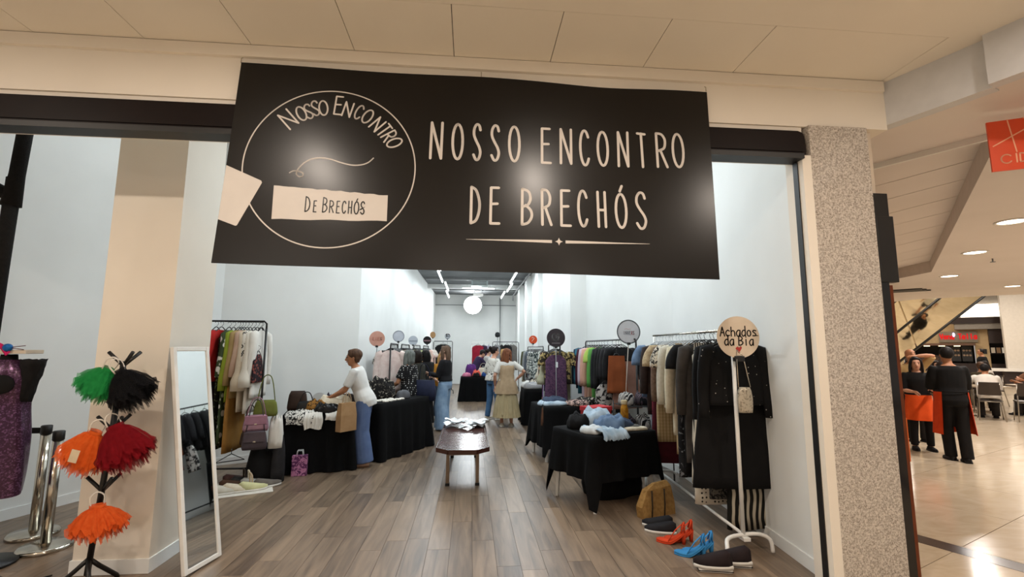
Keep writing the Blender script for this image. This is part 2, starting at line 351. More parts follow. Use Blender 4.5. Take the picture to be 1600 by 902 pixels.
# mall ceiling over the entrance
cl = struct('ceiling_mall_entrance', MB().prism([(-8, -8), (8, -8), (6.6, -4.9), (3.18, 3.25), (-8, 3.25)], 3.70, 3.78), M_dark)
xs = [-2.25 + 0.70 * i for i in range(-6, 8)]
for i in range(len(xs) - 1):
    x1 = xs[i + 1] if xs[i + 1] < 2.6 else 3.17
    MB().box(xs[i] + .0025, x1 - .0025, 2.655, 3.212, 3.69, 3.70).build('ceiling_panel', M_beige, cl, False)
    if xs[i + 1] > 2.6: break
MB().prism([(-8, -8), (8, -8), (6.6, -4.9), (3.17, 2.652 + .62), (3.17, 2.652), (-8, 2.652)], 3.689, 3.70).build('ceiling_field', M_beige, cl, False)
for i, (x, y) in enumerate(DOWN_A):
    t = thing('ceiling_downlight', 'round warm downlight in the ceiling %s' % ('at the far left before the shop', 'before the left half of the banner', 'before the middle of the banner', 'before the granite pillar', 'behind the viewer on the left', 'behind the viewer in the middle', 'behind the viewer on the right')[i], 'ceiling light', (x, y, 3.69), 0, 'downlights before the shop')
    MB().lathe([(0.10, -0.001), (0.125, -0.001), (0.125, -0.012), (0.10, -0.012), (0.10, -0.001)], cap=False).build('trim_ring', M_whiteplast, t)
    MB().lathe([(0.10, -0.006), (0.001, -0.006), (0.001, -0.002), (0.10, -0.002)]).build('diffuser', mat('warm_lamp', 'ffe2b8', pat='flat', emit=6), t)
# ---------------------------------------------------------------- banner
BM = mat('black_banner_vinyl', '0a0807', '0c0a09', 'plain', 0.31, scale=1.5, spec=.36)
BW = mat('banner_white_print', 'c8c1b9', 'c2bbb3', 'plain', 0.5, scale=6)
bz = thing('banner', 'long black fabric banner with white lettering hung across the entrance', 'banner', (0, 3.11, 2.84))
bz.rotation_euler = (R(90) - math.atan2(0.10, 1.44), 0, 0)      # local X right, Y up, Z towards the viewer
def bwave(u, v): return 0.006 * math.sin(u * 2.3 + 0.6) * (0.4 + 0.6 * (0.7 - v)) + 0.004 * math.sin(u * 5.1 + v * 2)
def bedge(u, v):
    t = (v + 0.74) / 1.43
    return -1.628 + 0.03 * t + u * (3.327 + 0.003 * t)
m = MB(); nu, nv = 60, 16; rows = []
for sgn in (0.0, -0.0015):
    k = len(m.v)
    for j in range(nv + 1):
        for i in range(nu + 1):
            s_ = i / nu; vb = -0.716 - 0.047 * s_; vt = 0.708 - 0.034 * s_ - 0.022 * math.exp(-((s_ - 0.78) / 0.12) ** 2) - (0.006 * math.sin(math.pi * min(1, s_ / 0.5)) if s_ < 0.5 else 0)
            t = j / nv; v = vb + (vt - vb) * t; x = -1.628 + 0.029 * t + s_ * (3.327 + 0.003 * t)
            m.v.append(Vector((x, v, bwave(x, v) + sgn)))
    for j in range(nv):
        for i in range(nu):
            a = k + j * (nu + 1) + i; f = (a, a + 1, a + nu + 2, a + nu + 1); m.f.append(f if sgn == 0 else f[::-1])
m.build('fabric', BM, bz)
def bput(name, mb, mt):
    for v in mb.v: v.z += bwave(v.x, v.y) + 0.0012
    return mb.build(name, mt, bz, False)
LET = [('N', -0.256, 0.186, 0.093, 0.283), ('O', -0.11, 0.182, 0.085, 0.278), ('S', 0.023, 0.183, 0.067, 0.281), ('S', 0.149, 0.181, 0.071, 0.278), ('O', 0.283, 0.179, 0.087, 0.279), ('E', 0.506, 0.177, 0.078, 0.277), ('N', 0.649, 0.18, 0.094, 0.278), ('C', 0.785, 0.176, 0.081, 0.283), ('O', 0.915, 0.176, 0.088, 0.276), ('N', 1.063, 0.178, 0.089, 0.277), ('T', 1.199, 0.176, 0.07, 0.274), ('R', 1.345, 0.182, 0.09, 0.275), ('O', 1.469, 0.185, 0.094, 0.274), ('D', 0.017, -0.278, 0.078, 0.274), ('E', 0.149, -0.279, 0.075, 0.271), ('B', 0.366, -0.282, 0.088, 0.272), ('R', 0.501, -0.281, 0.08, 0.269), ('E', 0.634, -0.282, 0.08, 0.27), ('C', 0.757, -0.28, 0.081, 0.275), ('H', 0.889, -0.281, 0.076, 0.27), ('Q', 1.027, -0.286, 0.09, 0.263), ('S', 1.169, -0.279, 0.085, 0.278)]
for ch, cx, cy, w, h in LET:
    m = MB(); glyph(m, ch, cx, cy, w - 0.016, h - 0.016, 0.0185); bput('printed_letter', m, BW)
for xa, xb in ((-0.04, 0.535), (1.219, 0.628)):
    m = MB()
    for i in range(24):
        q0, q1 = i / 24, (i + 1) / 24; x0, x1 = xa + (xb - xa) * q0, xa + (xb - xa) * q1; h0, h1 = .001 + .0095 * q0, .001 + .0095 * q1; y0 = -0.520 - .005 * q0; y1 = -0.520 - .005 * q1
        f = [(x0, y0 - h0, 0), (x1, y1 - h1, 0), (x1, y1 + h1, 0), (x0, y0 + h0, 0)]; m.add(f if xb > xa else f[::-1], [(0, 1, 2, 3)])
    bput('printed_rule', m, BW)
m = MB(); st = []
for i in range(16):
    a = i * math.pi / 8; r_ = 0.027 * (abs(math.cos(a)) ** 3 + abs(math.sin(a)) ** 3) ** 0.9 * (1 if i % 4 == 0 else 0.62); st.append((0.583 + r_ * math.cos(a), -0.524 + r_ * math.sin(a), 0))
m.add(st, [tuple(range(16))]); bput('printed_star', m, BW)
m = MB(); strokes(m, [ell(0, 360, 120, 0.56, 0.56, -0.953, -0.04)], 0.0085); bput('printed_circle', m, BW)
ARC = [(-1.2635, 0.2826), (-1.1689, 0.3403), (-1.1238, 0.3584), (-1.0807, 0.3844), (-1.0272, 0.3893), (-0.9275, 0.4146), (-0.8643, 0.3881), (-0.7876, 0.3723), (-0.7294, 0.3435), (-0.661, 0.2875), (-0.6129, 0.2465), (-0.5773, 0.205), (-0.5397, 0.156)]
for (ax, ay), ch in zip(ARC, 'NOSSOENCONTRO'):
    m = MB(); big = ch == 'N' and ax < -1.2 or ch == 'E'; rot = -math.atan2(ax + 0.953, ay + 0.04)
    glyph(m, ch, ax + (.012 if ax < -1.2 else 0), ay + (.012 if ax < -1.2 else 0), (.075 if ch == 'N' else .05) if big else 0.056 if ch in 'NO' else 0.044, 0.135 if big else 0.108, 0.0112, rot); bput('printed_letter', m, BW)
m = MB(); strokes(m, [[(p.x, p.y) for p in smooth_curve([(-1.2103, -0.09), (-1.1896, -0.078), (-1.1611, -0.0768), (-1.1266, -0.0885), (-1.1247, -0.1108), (-1.1478, -0.1154), (-1.1663, -0.0957), (-1.1574, -0.0617), (-1.1191, -0.0151), (-1.0706, 0.0133), (-1.0117, 0.0215), (-0.9514, 0.0146), (-0.8815, -0.0071), (-0.8119, -0.0213), (-0.7519, -0.0169), (-0.7064, 0.0021), (-0.6736, 0.036)], 5)]], 0.0085); bput('printed_swash', m, BW)
top = [(-1.302 + 0.737 * i / 24, -0.1822 - 0.0475 * i / 24 + 0.003 * math.sin(i * 1.9) * (1 if i > 8 else 0.3), 0) for i in range(25)]
bot = [(-0.5627 - 0.7337 * i / 12, -0.4097 - 0.004 * i / 12 + 0.003 * math.sin(i * 1.3), 0) for i in range(13)]
m = MB(); m.add(top + bot, [tuple(range(38))[::-1]]); bput('printed_label', m, BW)
m = MB(); m.add([(-1.6135, -0.0526, 0), (-1.385, -0.152, 0), (-1.3785, -0.165, 0), (-1.381, -0.172, 0), (-1.503, -0.463, 0), (-1.512, -0.467, 0), (-1.621, -0.4269, 0)], [tuple(range(7))[::-1]]); bput('printed_tag', m, BW)
for ch, cx, cy, w, h in [('D', -1.077, -0.306, 0.036, 0.109), ('E', -1.029, -0.32, 0.023, 0.082), ('B', -0.966, -0.308, 0.035, 0.107), ('R', -0.923, -0.319, 0.032, 0.087), ('E', -0.881, -0.321, 0.025, 0.087), ('C', -0.842, -0.321, 0.03, 0.089), ('H', -0.804, -0.32, 0.029, 0.091), ('Q', -0.763, -0.323, 0.035, 0.091), ('S', -0.724, -0.322, 0.03, 0.091)]:
    m = MB(); glyph(m, ch, cx, cy, w - .006, h - .006, 0.0075, z=0.0012); bput('printed_letter', m, BM)
for hx, hv in ((-1.598, 0.70), (0.047, 0.69), (1.72, 0.672)):
    MB().tube([(hx, hv, 0.004), (hx, hv + 0.035, 0.004), (hx, hv + 0.05, -0.012)], 0.0035, 6).build('hook', M_chrome, bz)
# ---------------------------------------------------------------- cloth tools
def fold(th, z, ph, k=(3, 7, 11)): return 0.5 * math.sin(k[0] * th + ph) + 0.35 * math.sin(k[1] * th + ph * 1.7 + z * 2) + 0.2 * math.sin(k[2] * th - ph + z * 3)
def cloth_body(W, Lg, th, neck=0.075, flare=1.0, waist=None, ph=0.0, amp=0.012, skirt=False, hemw=0.0):
    """hanging garment body: local Y across the shoulders, X along the rail, hung from z=0"""
    n, rows = 30, 15; rings = []
    for j in range(rows):
        t = j / (rows - 1)
        if skirt: z = -0.09 - t * Lg; hw = W / 2 * (0.82 + 0.18 * t * flare + (flare - 1) * t * 0.6)
        else:
            if t < 0.12: q = t / 0.12; z = -0.10 - 0.075 * q; hw = neck + (W / 2 - neck) * q
            else:
                q = (t - 0.12) / 0.88; z = -0.175 - q * (Lg - 0.075); hw = W / 2 * (1 - 0.06 * math.sin(math.pi * min(1, q * 1.5)) + (flare - 1) * q)
                if waist: hw *= 1 - waist * math.exp(-((q - 0.42) / 0.16) ** 2)
        tk = th * (0.35 + 0.65 * min(1, t * 3)) / 2; a = amp * min(1, 0.25 + t * 1.1); ring = []
        for i in range(n):
            A = 2 * math.pi * i / n; c, s_ = math.cos(A), math.sin(A)
            f = fold(A, z, ph) * a
            ring.append((math.copysign(abs(c) ** 0.7, c) * tk + f * c * 1.4, math.copysign(abs(s_) ** 0.85, s_) * hw + f * s_, z + (hemw * math.sin(2 * A + ph) * t if hemw else 0)))
        rings.append(ring)
    inner = [[(p[0] * 0.9, p[1] * 0.985, p[2]) for p in r] for r in reversed(rings[-4:])]
    return MB().loft(rings + inner, cap=False)
def sleeve(side, W, length, r0, r1, out=0.05, fwd_=0.0, cuff=None):
    pts = []; rad = []; n = 7
    for i in range(n):
        t = i / (n - 1); pts.append((fwd_ * t + 0.01 * math.sin(t * 5), side * (W / 2 - 0.02 + out * math.sin(t * 1.7)), -0.165 - length * t))
        r = r0 + (r1 - r0) * t
        if cuff and t > 0.8: r = cuff
        rad.append((r * 0.75, r))
    pts.insert(0, (0, side * (W / 2 - 0.07), -0.14)); rad.insert(0, (r0 * 0.5, r0 * 0.6))
    return MB().tube(pts, rad, 10, ref=(1, 0, 0))
HG = None
def hanger_mesh(W):
    m = MB()
    arc = [(0, 0, -0.055)] + [(0.022 * math.sin(a) * 1.0, 0, -0.02 + 0.024 * math.cos(a)) for a in [R(d) for d in (160, 120, 80, 40, 0, -40, -70)]]
    m.tube(arc, 0.0025, 6)
    m.tube([(0, -W / 2 + 0.02, -0.165), (0, -W / 4, -0.115), (0, -0.02, -0.062), (0, 0.02, -0.062), (0, W / 4, -0.115), (0, W / 2 - 0.02, -0.165)], 0.006, 6)
    m.tube([(0, -W / 2 + 0.03, -0.163), (0, W / 2 - 0.03, -0.163)], 0.004, 6)
    return m
M_hang = mat('black_hanger', '0d0c0c', '141313', 'plain', 0.4, scale=5)
M_hangw = mat('clear_hanger', 'cfd3d6', 'c4c8cb', 'plain', 0.25, scale=5)
def garment(kind, m, pos, rail, label, Lg, W=0.42, th=0.07, sl=None, slen=0.5, flare=1.0, waist=None, cat=None, group=None, hang=None, neck=0.075, sway=None, hemw=0.0, m2=None, amp=0.012):
    """rail = heading of the rail in degrees (0: along X, 90: along Y)"""
    ph = random.random() * 6; sw = random.uniform(-9, 9) if sway is None else sway
    t = thing(kind, label, cat or kind.split('_')[-1], pos, R(rail + sw), group)
    cloth_body(W, Lg, th, neck, flare, waist, ph, amp, skirt=kind in ('hanging_skirt', 'hanging_trousers'), hemw=hemw).build('cloth', m, t)
    if sl:
        for sd in (-1, 1):
            if sl == 'long': sleeve(sd, W, slen, 0.068, 0.045, 0.05, 0.02 * sd).build('sleeve', m2 or m, t)
            elif sl == 'short': sleeve(sd, W, 0.18, 0.075, 0.075, 0.07).build('sleeve', m2 or m, t)
            elif sl == 'bell': sleeve(sd, W, slen, 0.065, 0.06, 0.06, 0.02, 0.1).build('sleeve', m2 or m, t)
    hanger_mesh(W if kind not in ('hanging_skirt', 'hanging_trousers') else W * 0.8).build('hanger', hang or M_hang, t)
    return t
def heap(name, label, cat, loc, size, m, rz=0, seed=0, group=None, n=16, lump=0.35, sharp=2.6):
    """a folded or crumpled soft thing lying on a surface"""
    rnd = random.Random(seed); ph = [rnd.random() * 6.28 for _ in range(8)]; w, d, h = size; mb = MB(); rings = []
    NA = 28
    prof = [(1.0, 0.0), (1.05, 0.25), (1.0, 0.6), (0.9, 0.85), (0.7, 1.0), (0.45, 1.04), (0.22, 1.05), (0.02, 1.05)]
    for r, z in prof:
        ring = []
        for i in range(NA):
            a = 2 * math.pi * i / NA; c, s_ = math.cos(a), math.sin(a); q = (abs(c) ** sharp + abs(s_) ** sharp) ** (-1 / sharp)
            rr = r * q * (1 + 0.07 * math.sin(3 * a + ph[0]) + 0.05 * math.sin(7 * a + ph[1] + z * 2))
            x, y = rr * c * w / 2, rr * s_ * d / 2
            hz = z * h * (1 + lump * (0.5 * math.sin(9 * x / w + ph[2]) * math.cos(7 * y / d + ph[3]) + 0.4 * math.sin(13 * y / d + 8 * x / w + ph[4]) + 0.25 * math.sin(23 * x / w + ph[5]))) if z > 0 else 0
            ring.append((x, y, max(0.0, hz)))
        rings.append(ring)
    mb.loft(rings)
    return tag(mb.build(name, m, None, True, loc, rz), label, cat, group)
def drape(name, label, cat, loc, rz, w, top, hang, m, seed=0, group=None, lift=0.02, fringe=False):
    """cloth lying on a table top and falling over its edge (edge along local X at y=0, falls towards -Y)"""
    rnd = random.Random(seed); ph = rnd.random() * 6; nx, ny = 22, 16; mb = MB()
    for sgn in (1, -1):
        k = len(mb.v)
        for j in range(ny + 1):
            s_ = top - (top + hang) * j / ny
            for i in range(nx + 1):
                u = i / nx - 0.5; x = u * w * (1 + 0.08 * math.sin(j * 0.7 + ph)); f = 0.018 * math.sin(u * 15 + ph) + 0.012 * math.sin(u * 31 + ph * 2 + j * .4)
                if s_ > 0: y, z = s_, lift + abs(f) * 0.8 + 0.012 * math.sin(s_ * 30 + ph + u * 4)
                else:
                    hh = -s_ * (1 + 0.06 * math.sin(u * 7 + ph) + (0.25 * (i % 2) if fringe and j > ny - 2 else 0)); a = min(1, hh / 0.05); y, z = -0.035 * a - abs(f) * a, lift - hh
                mb.v.append(Vector((x, y - (0.008 if sgn < 0 and s_ <= 0 else 0) * -1, z - (0.012 if sgn < 0 and s_ > 0 else 0))))
        for j in range(ny):
            for i in range(nx):
                a = k + j * (nx + 1) + i; q = (a, a + 1, a + nx + 2, a + nx + 1); mb.f.append(q if sgn > 0 else q[::-1])
    return tag(mb.build(name, m, None, True, loc, rz), label, cat, group)
def tablecloth(name, label, loc, rz, w, d, h, hem, m, seed=0, amp=0.025, corner=None):
    """hem: height of the lower edge; corner: extra drop at the corners"""
    rnd = random.Random(seed); ph = [rnd.random() * 6.28 for _ in range(4)]; N = 132; mb = MB(); rr = 0.05
    per = []
    for cx, cy, a0 in ((w / 2 - rr, d / 2 - rr, 0), (-w / 2 + rr, d / 2 - rr, 90), (-w / 2 + rr, -d / 2 + rr, 180), (w / 2 - rr, -d / 2 + rr, 270)):
        for q in range(5): a = R(a0 + q * 22.5); per.append((cx + rr * math.cos(a), cy + rr * math.sin(a), math.cos(a), math.sin(a), abs(math.sin(R(q * 45)))))
    pts = []; tot = []; acc = 0
    for i in range(len(per)):
        p, q = per[i], per[(i + 1) % len(per)]; tot.append(acc); acc += math.hypot(q[0] - p[0], q[1] - p[1])
    for i in range(N):
        s_ = acc * i / N; j = max(k for k in range(len(per)) if tot[k] <= s_); p, q = per[j], per[(j + 1) % len(per)]; L_ = math.hypot(q[0] - p[0], q[1] - p[1]); t = (s_ - tot[j]) / L_ if L_ > 1e-9 else 0
        nx, ny = p[2] + (q[2] - p[2]) * t, p[3] + (q[3] - p[3]) * t; ln = math.hypot(nx, ny) or 1
        pts.append((p[0] + (q[0] - p[0]) * t, p[1] + (q[1] - p[1]) * t, nx / ln, ny / ln, s_))
    rings = []
    for k, f in ((0.02, 0), (0.5, 0), (0.97, 0), (1.0, 0.0)): rings.append([(p[0] * k, p[1] * k, h + (0.004 if k < 1 else 0)) for p in pts])
    for j in range(1, 11):
        t = j / 10; ring = []
        for p in pts:
            cr = abs(p[2] * p[3]) * 2; hm = hem - (corner or 0) * cr
            f = amp * t * (math.sin(p[4] * 21 + ph[0]) + 0.6 * math.sin(p[4] * 37 + ph[1]) + 0.5 * math.sin(p[4] * 9 + ph[2])) + 0.04 * t * (1 + cr)
            z = h - (h - hm) * t; z = max(z, 0.004); f = max(f, 0.004)
            ring.append((p[0] + p[2] * f, p[1] + p[3] * f, z))
        rings.append(ring)
    mb.loft(rings, cap=False); mb.f.append(tuple(range(N - 1, -1, -1)))
    return tag(mb.build(name, m, None, True, loc, rz), label, 'tablecloth')
def table(label, loc, rz, w, d, h, m=None, group=None):
    t = thing('folding_table', label, 'table', loc, rz, group); m = m or M_whiteplast
    MB().box(-w / 2, w / 2, -d / 2, d / 2, h - 0.035, h - 0.006, 0.006).build('table_top', m, t, False)
    for sx in (-1, 1):
        for sy in (-1, 1):
            x, y = sx * (w / 2 - 0.06), sy * (d / 2 - 0.06); MB().tube([(x, y, h - 0.035), (x + sx * 0.035, y + sy * 0.03, 0.0)], [(0.032, 0.018), (0.024, 0.015)], 4).build('leg', m, t, False)
    return t
M_cloth = mat('black_tablecloth', '070708', '0b0b0c', 'plain', 0.9, scale=7, spec=.15)
# ---------------------------------------------------------------- lamps and ceiling gear of the shop
M_tube = mat('led_tube', 'f4fbff', pat='flat', emit=9)
def batten(x, y, z, ln, label, along='y'):
    t = thing('led_batten', label, 'ceiling light', (x, y, z), 0 if along == 'y' else R(90), 'tube lamps on the shop ceiling')
    MB().box(-0.03, 0.03, -ln / 2, ln / 2, 0.02, 0.06).build('housing', M_whitemetal, t, False)
    MB().tube([(0, -ln / 2 + .02, 0), (0, ln / 2 - .02, 0)], 0.022, 10).build('tube', M_tube, t)
    for s_ in (-1, 1): MB().tube([(0, s_ * ln * .35, 0.06), (0, s_ * ln * .35, 4.1 - z - .005 if y > 9.2 else 4.7 - z - .005)], 0.004, 5).build('drop_rod', M_grey, t)
for i in range(5):
    yy = 9.9 + i * 2.4
    for j, x in enumerate((-0.94, 1.35)):
        batten(x + (0.05 if i % 2 else -0.03), yy, 3.82, 2.3, 'white tube lamp in the %s ceiling row, %s from the front' % (('left', 'right')[j], ('first', 'second', 'third', 'fourth', 'fifth')[i]))
batten(-0.94, 6.0, 4.3, 2.3, 'white tube lamp hidden behind the banner on the left'); batten(1.35, 6.0, 4.3, 2.3, 'white tube lamp hidden behind the banner on the right')
batten(0.28, 18.0, 3.90, 1.25, 'white tube lamp hung crosswise between the two rows', 'x')
batten(-3.4, 4.9, 4.38, 1.5, 'white tube lamp above the window bay behind the header'); batten(1.9, 4.2, 4.38, 1.5, 'white tube lamp above the right-hand rack behind the header')
t = thing('flood_lamp', 'glaring round flood lamp hung before the back wall', 'lamp', (0.08, 21.4, 3.56))
MB().lathe([(0.02, 0.14), (0.3, 0.12), (0.43, 0.0), (0.41, -0.01), (0.02, -0.01)], n=24).xf(Matrix.Rotation(R(90), 4, 'X')).build('reflector', M_whitemetal, t)
MB().lathe([(0.002, .03), (0.40, .02), (0.40, -0.012), (0.36, -0.05), (0.2, -0.08), (0.01, -0.085)], n=24).xf(Matrix.Translation((0, -.06, 0)) @ Matrix.Rotation(R(-90), 4, 'X')).build('lens', mat('flood_lens', 'ffffff', pat='flat', emit=22), t)
MB().tube([(0, 0.07, 0.3), (0, 0.07, 0.54)], 0.015, 8).build('bracket', M_grey, t)
area('flood_light', (0.08, 21.15, 3.56), 0.6, 40, COOL, rot=(R(-75), 0, 0))
t = thing('ceiling_cassette', 'pale boxy air unit hung above the crosswise tube lamp', 'air unit', (0.3, 17.2, 3.98))
MB().box(-0.3, 0.3, -0.3, 0.3, -0.12, 0.12, 0.02).build('casing', mat('pale_teal_plastic', 'c9d6d6', 'bccaca', 'plain', 0.3), t, False)
for q in (-0.2, -0.07, 0.07, 0.2): MB().box(-0.24, 0.24, -0.312, -0.30, q * .4 - .012, q * .4 + .012).build('louvre', M_grey, t, False)
t = thing('projector_mount', 'small white fixture hung under the crosswise tube lamp', 'fixture', (0.28, 18.9, 3.74))
MB().box(-0.2, 0.2, -0.1, 0.1, -0.04, 0.06, 0.01).build('casing', M_whiteplast, t, False)
for s_ in (-1, 1): MB().tube([(s_ * .15, 0, 0.06), (s_ * .15, 0, 0.36)], 0.008, 6).build('rod', M_grey, t)
tag(MB().tube([(1.36, 21.95, 3.98), (1.36, 21.95, 2.0), (1.36, 21.95, 0.3)], 0.022, 8).build('conduit', M_grey), 'grey conduit running down the back wall', 'pipe')
tag(MB().tube([(1.82, 12.0, 3.95), (1.82, 17.0, 3.93), (1.82, 20.5, 3.9), (1.84, 20.6, 3.7)], 0.025, 8).build('conduit', M_grey), 'grey pipe along the top of the right wall', 'pipe')
for q in range(4): tag(MB().box(-1.6, 2.05, 10.6 + 3 * q, 10.75 + 3 * q, 4.02, 4.098).build('ceiling_channel', M_grey, None, False), 'grey metal channel under the rear ceiling, %s from the front' % ('first', 'second', 'third', 'fourth')[q], 'ceiling channel', 'channels under the rear ceiling')
# ---------------------------------------------------------------- bench
M_mahog = mat('mahogany_slats', '3a1c16', '4a261d', 'wood', 0.22, scale=3, aniso=(1, 8, 1))
M_bleg = mat('tan_metal', '8f7b66', '7d6a57', 'plain', 0.4, 0.4, scale=9)
b = thing('slatted_bench', 'dark mahogany slatted bench standing in the middle of the shop', 'bench', (-0.07, 6.55, 0))
sm = None; npl = 25; Lb = 1.92; Wb = 0.29
for i in range(npl):
    y = -Lb / 2 + (i + .5) * Lb / npl; hw = Wb
    e = min(i, npl - 1 - i)
    if e < 2: hw = Wb - 0.115 + 0.058 * e
    if e < 2:
        s0 = -1 if i < npl / 2 else 1; ya, yb = y - 0.029, y + 0.029; wa, wb = (hw - .012, hw + .045) if s0 < 0 else (hw + .045, hw - .012)
        MB().prism([(-wa, ya), (wa, ya), (wb, yb), (-wb, yb)], 0.425, 0.452).build('slat', M_mahog, b, False)
    else:
        if sm is None: sm = MB().box(-hw, hw, -.029, .029, 0.425, 0.452, 0.004).mesh('slat'); sm.materials.append(M_mahog)
        o = bpy.data.objects.new('slat', sm); COL.objects.link(o); o.parent = b; o.location = (0, y, 0)
edge = [(-Wb + .13, -Lb / 2 - .01), (Wb - .13, -Lb / 2 - .01), (Wb + .01, -Lb / 2 + .14), (Wb + .01, Lb / 2 - .14), (Wb - .13, Lb / 2 + .01), (-Wb + .13, Lb / 2 + .01), (-Wb - .01, Lb / 2 - .14), (-Wb - .01, -Lb / 2 + .14)]
for i in range(8):
    p, q = Vector((*edge[i], 0)), Vector((*edge[(i + 1) % 8], 0)); d = (q - p).normalized(); nn = Vector((d.y, -d.x, 0))
    MB().prism([((p + nn * 0.014).x, (p + nn * .014).y), ((q + nn * .014).x, (q + nn * .014).y), (q.x, q.y), (p.x, p.y)], 0.405, 0.455).build('edge_rail', M_mahog, b, False)
for sy in (-1, 1):
    for sx in (-1, 1):
        x, y = sx * 0.175, sy * 0.72
        lg = MB().box(x - .02, x + .02, y - .025, y + .025, 0.03, 0.405, .004).build('leg', M_bleg, b, False); MB().box(x - .025, x + .025, y - .03, y + .03, 0, 0.03).build('foot', M_black, lg, False)
    MB().box(-.17, .17, sy * .72 - .02, sy * .72 + .02, 0.345, 0.37).build('cross_rail', M_bleg, b, False)
for sx in (-1, 1): MB().box(sx * .14 - .02, sx * .14 + .02, -.8, .8, 0.375, 0.405).build('long_rail', M_mahog, b, False)
M_paper = mat('white_printed_paper', 'e8ecee', 'aab2b6', 'splash', 0.6, scale=16, thr=0.66)
rnd = random.Random(5)
for i in range(13):
    w, d = rnd.uniform(.14, .2), rnd.uniform(.18, .26); m = MB(); n = 6
    ph = rnd.random() * 6
    for sg in (0, 1):
        k = len(m.v)
        for a in range(n + 1):
            for c in range(n + 1):
                u, v = a / n - .5, c / n - .5; m.v.append(Vector((u * w, v * d, .012 * math.sin(u * 7 + ph) + .016 * math.cos(v * 6 + ph * 2) + .02 + .002 * sg)))
        for a in range(n):
            for c in range(n): q = k + a * (n + 1) + c; f = (q, q + n + 1, q + n + 2, q + 1); m.f.append(f if sg else f[::-1])
    o = m.build('flyer', M_paper, None, True, (-0.07 + rnd.uniform(-.24, .24), 7.2 + rnd.uniform(-.18, .2), 0.455 + i * .006), rnd.random() * 6)
    tag(o, 'crumpled white printed sheet in the heap at the far end of the bench', 'paper', 'white sheets on the bench')
# ---------------------------------------------------------------- garment racks
def rack(label, x, y, rz, ln, h, m, foot=0.5, rail=None, low=True, name='garment_rack', arch=True):
    t = thing(name, label, 'clothes rack', (x, y, 0), R(rz)); hl = ln / 2
    MB().tube([(-hl, 0, h - .10), (-hl, 0, h - .03), (-hl + .03, 0, h), (hl - .03, 0, h), (hl, 0, h - .03), (hl, 0, h - .10)], 0.0125, 8).build('top_rail', rail or m, t)
    for s_ in (-1, 1):
        MB().tube([(s_ * hl, 0, .13 if arch else .05), (s_ * hl, 0, h - .09)], 0.014, 8).build('post', m, t)
        if arch: MB().tube(smooth_curve([(s_ * hl, -foot / 2, 0.012), (s_ * hl, -foot / 2, .08), (s_ * hl, -foot / 2 + .06, .13), (s_ * hl, 0, .135), (s_ * hl, foot / 2 - .06, .13), (s_ * hl, foot / 2, .08), (s_ * hl, foot / 2, .012)], 4), 0.0145, 8).build('foot', m, t)
        else: MB().tube([(s_ * hl, -foot / 2, .03), (s_ * hl, foot / 2, .03)], 0.014, 8).build('foot', m, t)
    if low: MB().tube([(-hl, 0, .14 if arch else .05), (hl, 0, .14 if arch else .05)], 0.012, 8).build('low_rail', m, t)
    return t
def disc_sign(label, loc, r, face, rim=None, rz=0, pole=None, clip=True, th=0.006, art=None, name='round_sign', thick_rim=False):
    t = thing(name, label, 'sign', loc, rz)
    MB().lathe([(0.002, -th / 2), (r, -th / 2), (r, th / 2), (0.002, th / 2)], n=40).xf(Matrix.Rotation(R(90), 4, 'X')).build('disc', face, t, False)
    if rim:
        k = MB(); strokes(k, [ell(0, 360, 48, r - .006, r - .006)], 0.012 if not thick_rim else .016); k.xf(Matrix.Rotation(R(90), 4, 'X') @ Matrix.Translation((0, 0, th / 2 + .001))).build('rim', rim, t, False)
    if art:
        for nm, mb_, mt in art: mb_.xf(Matrix.Rotation(R(90), 4, 'X') @ Matrix.Translation((0, 0, th / 2 + .002))).build(nm, mt, t, False)
    if clip: MB().box(-.022, .022, -.012, .012, -r - .015, -r + .02, .003).build('clip', M_black, t, False)
    if pole: MB().tube([(0, 0.012, -r + .01), (0, 0.012, -r - pole)], 0.006, 6).build('stem', M_grey, t)
    return t
C = lambda n, a, b=None, p='plain', **k: mat(n, a, b, p, k.pop('rough', 0.85), spec=k.pop('spec', .25), **k)
denim = C('mid_blue_denim', '4f6480', '6d829c', 'denim', scale=14); denimL = C('light_blue_denim', '8ea3b4', 'b4c2cd', 'denim', scale=12); denimD = C('dark_denim', '2b3648', '3b485d', 'denim', scale=14)
blk = C('black_fabric', '080708', '0e0d0e', scale=9); blk2 = C('black_knit', '0b0a0b', '141213', scale=24, bump=.3); wht = C('white_fabric', 'd9d6cf', 'cecbc4', scale=8); crm = C('cream_knit', 'd8cdb8', 'c9bda6', scale=30, bump=.4)
beige = C('beige_tweed', 'c4ae8c', 'a28c6b', scale=40, bump=.3); brn = C('chestnut_fabric', '7a5332', '6a4528', scale=7); tan = C('camel_fabric', 'a67b3f', '96692f', scale=7)
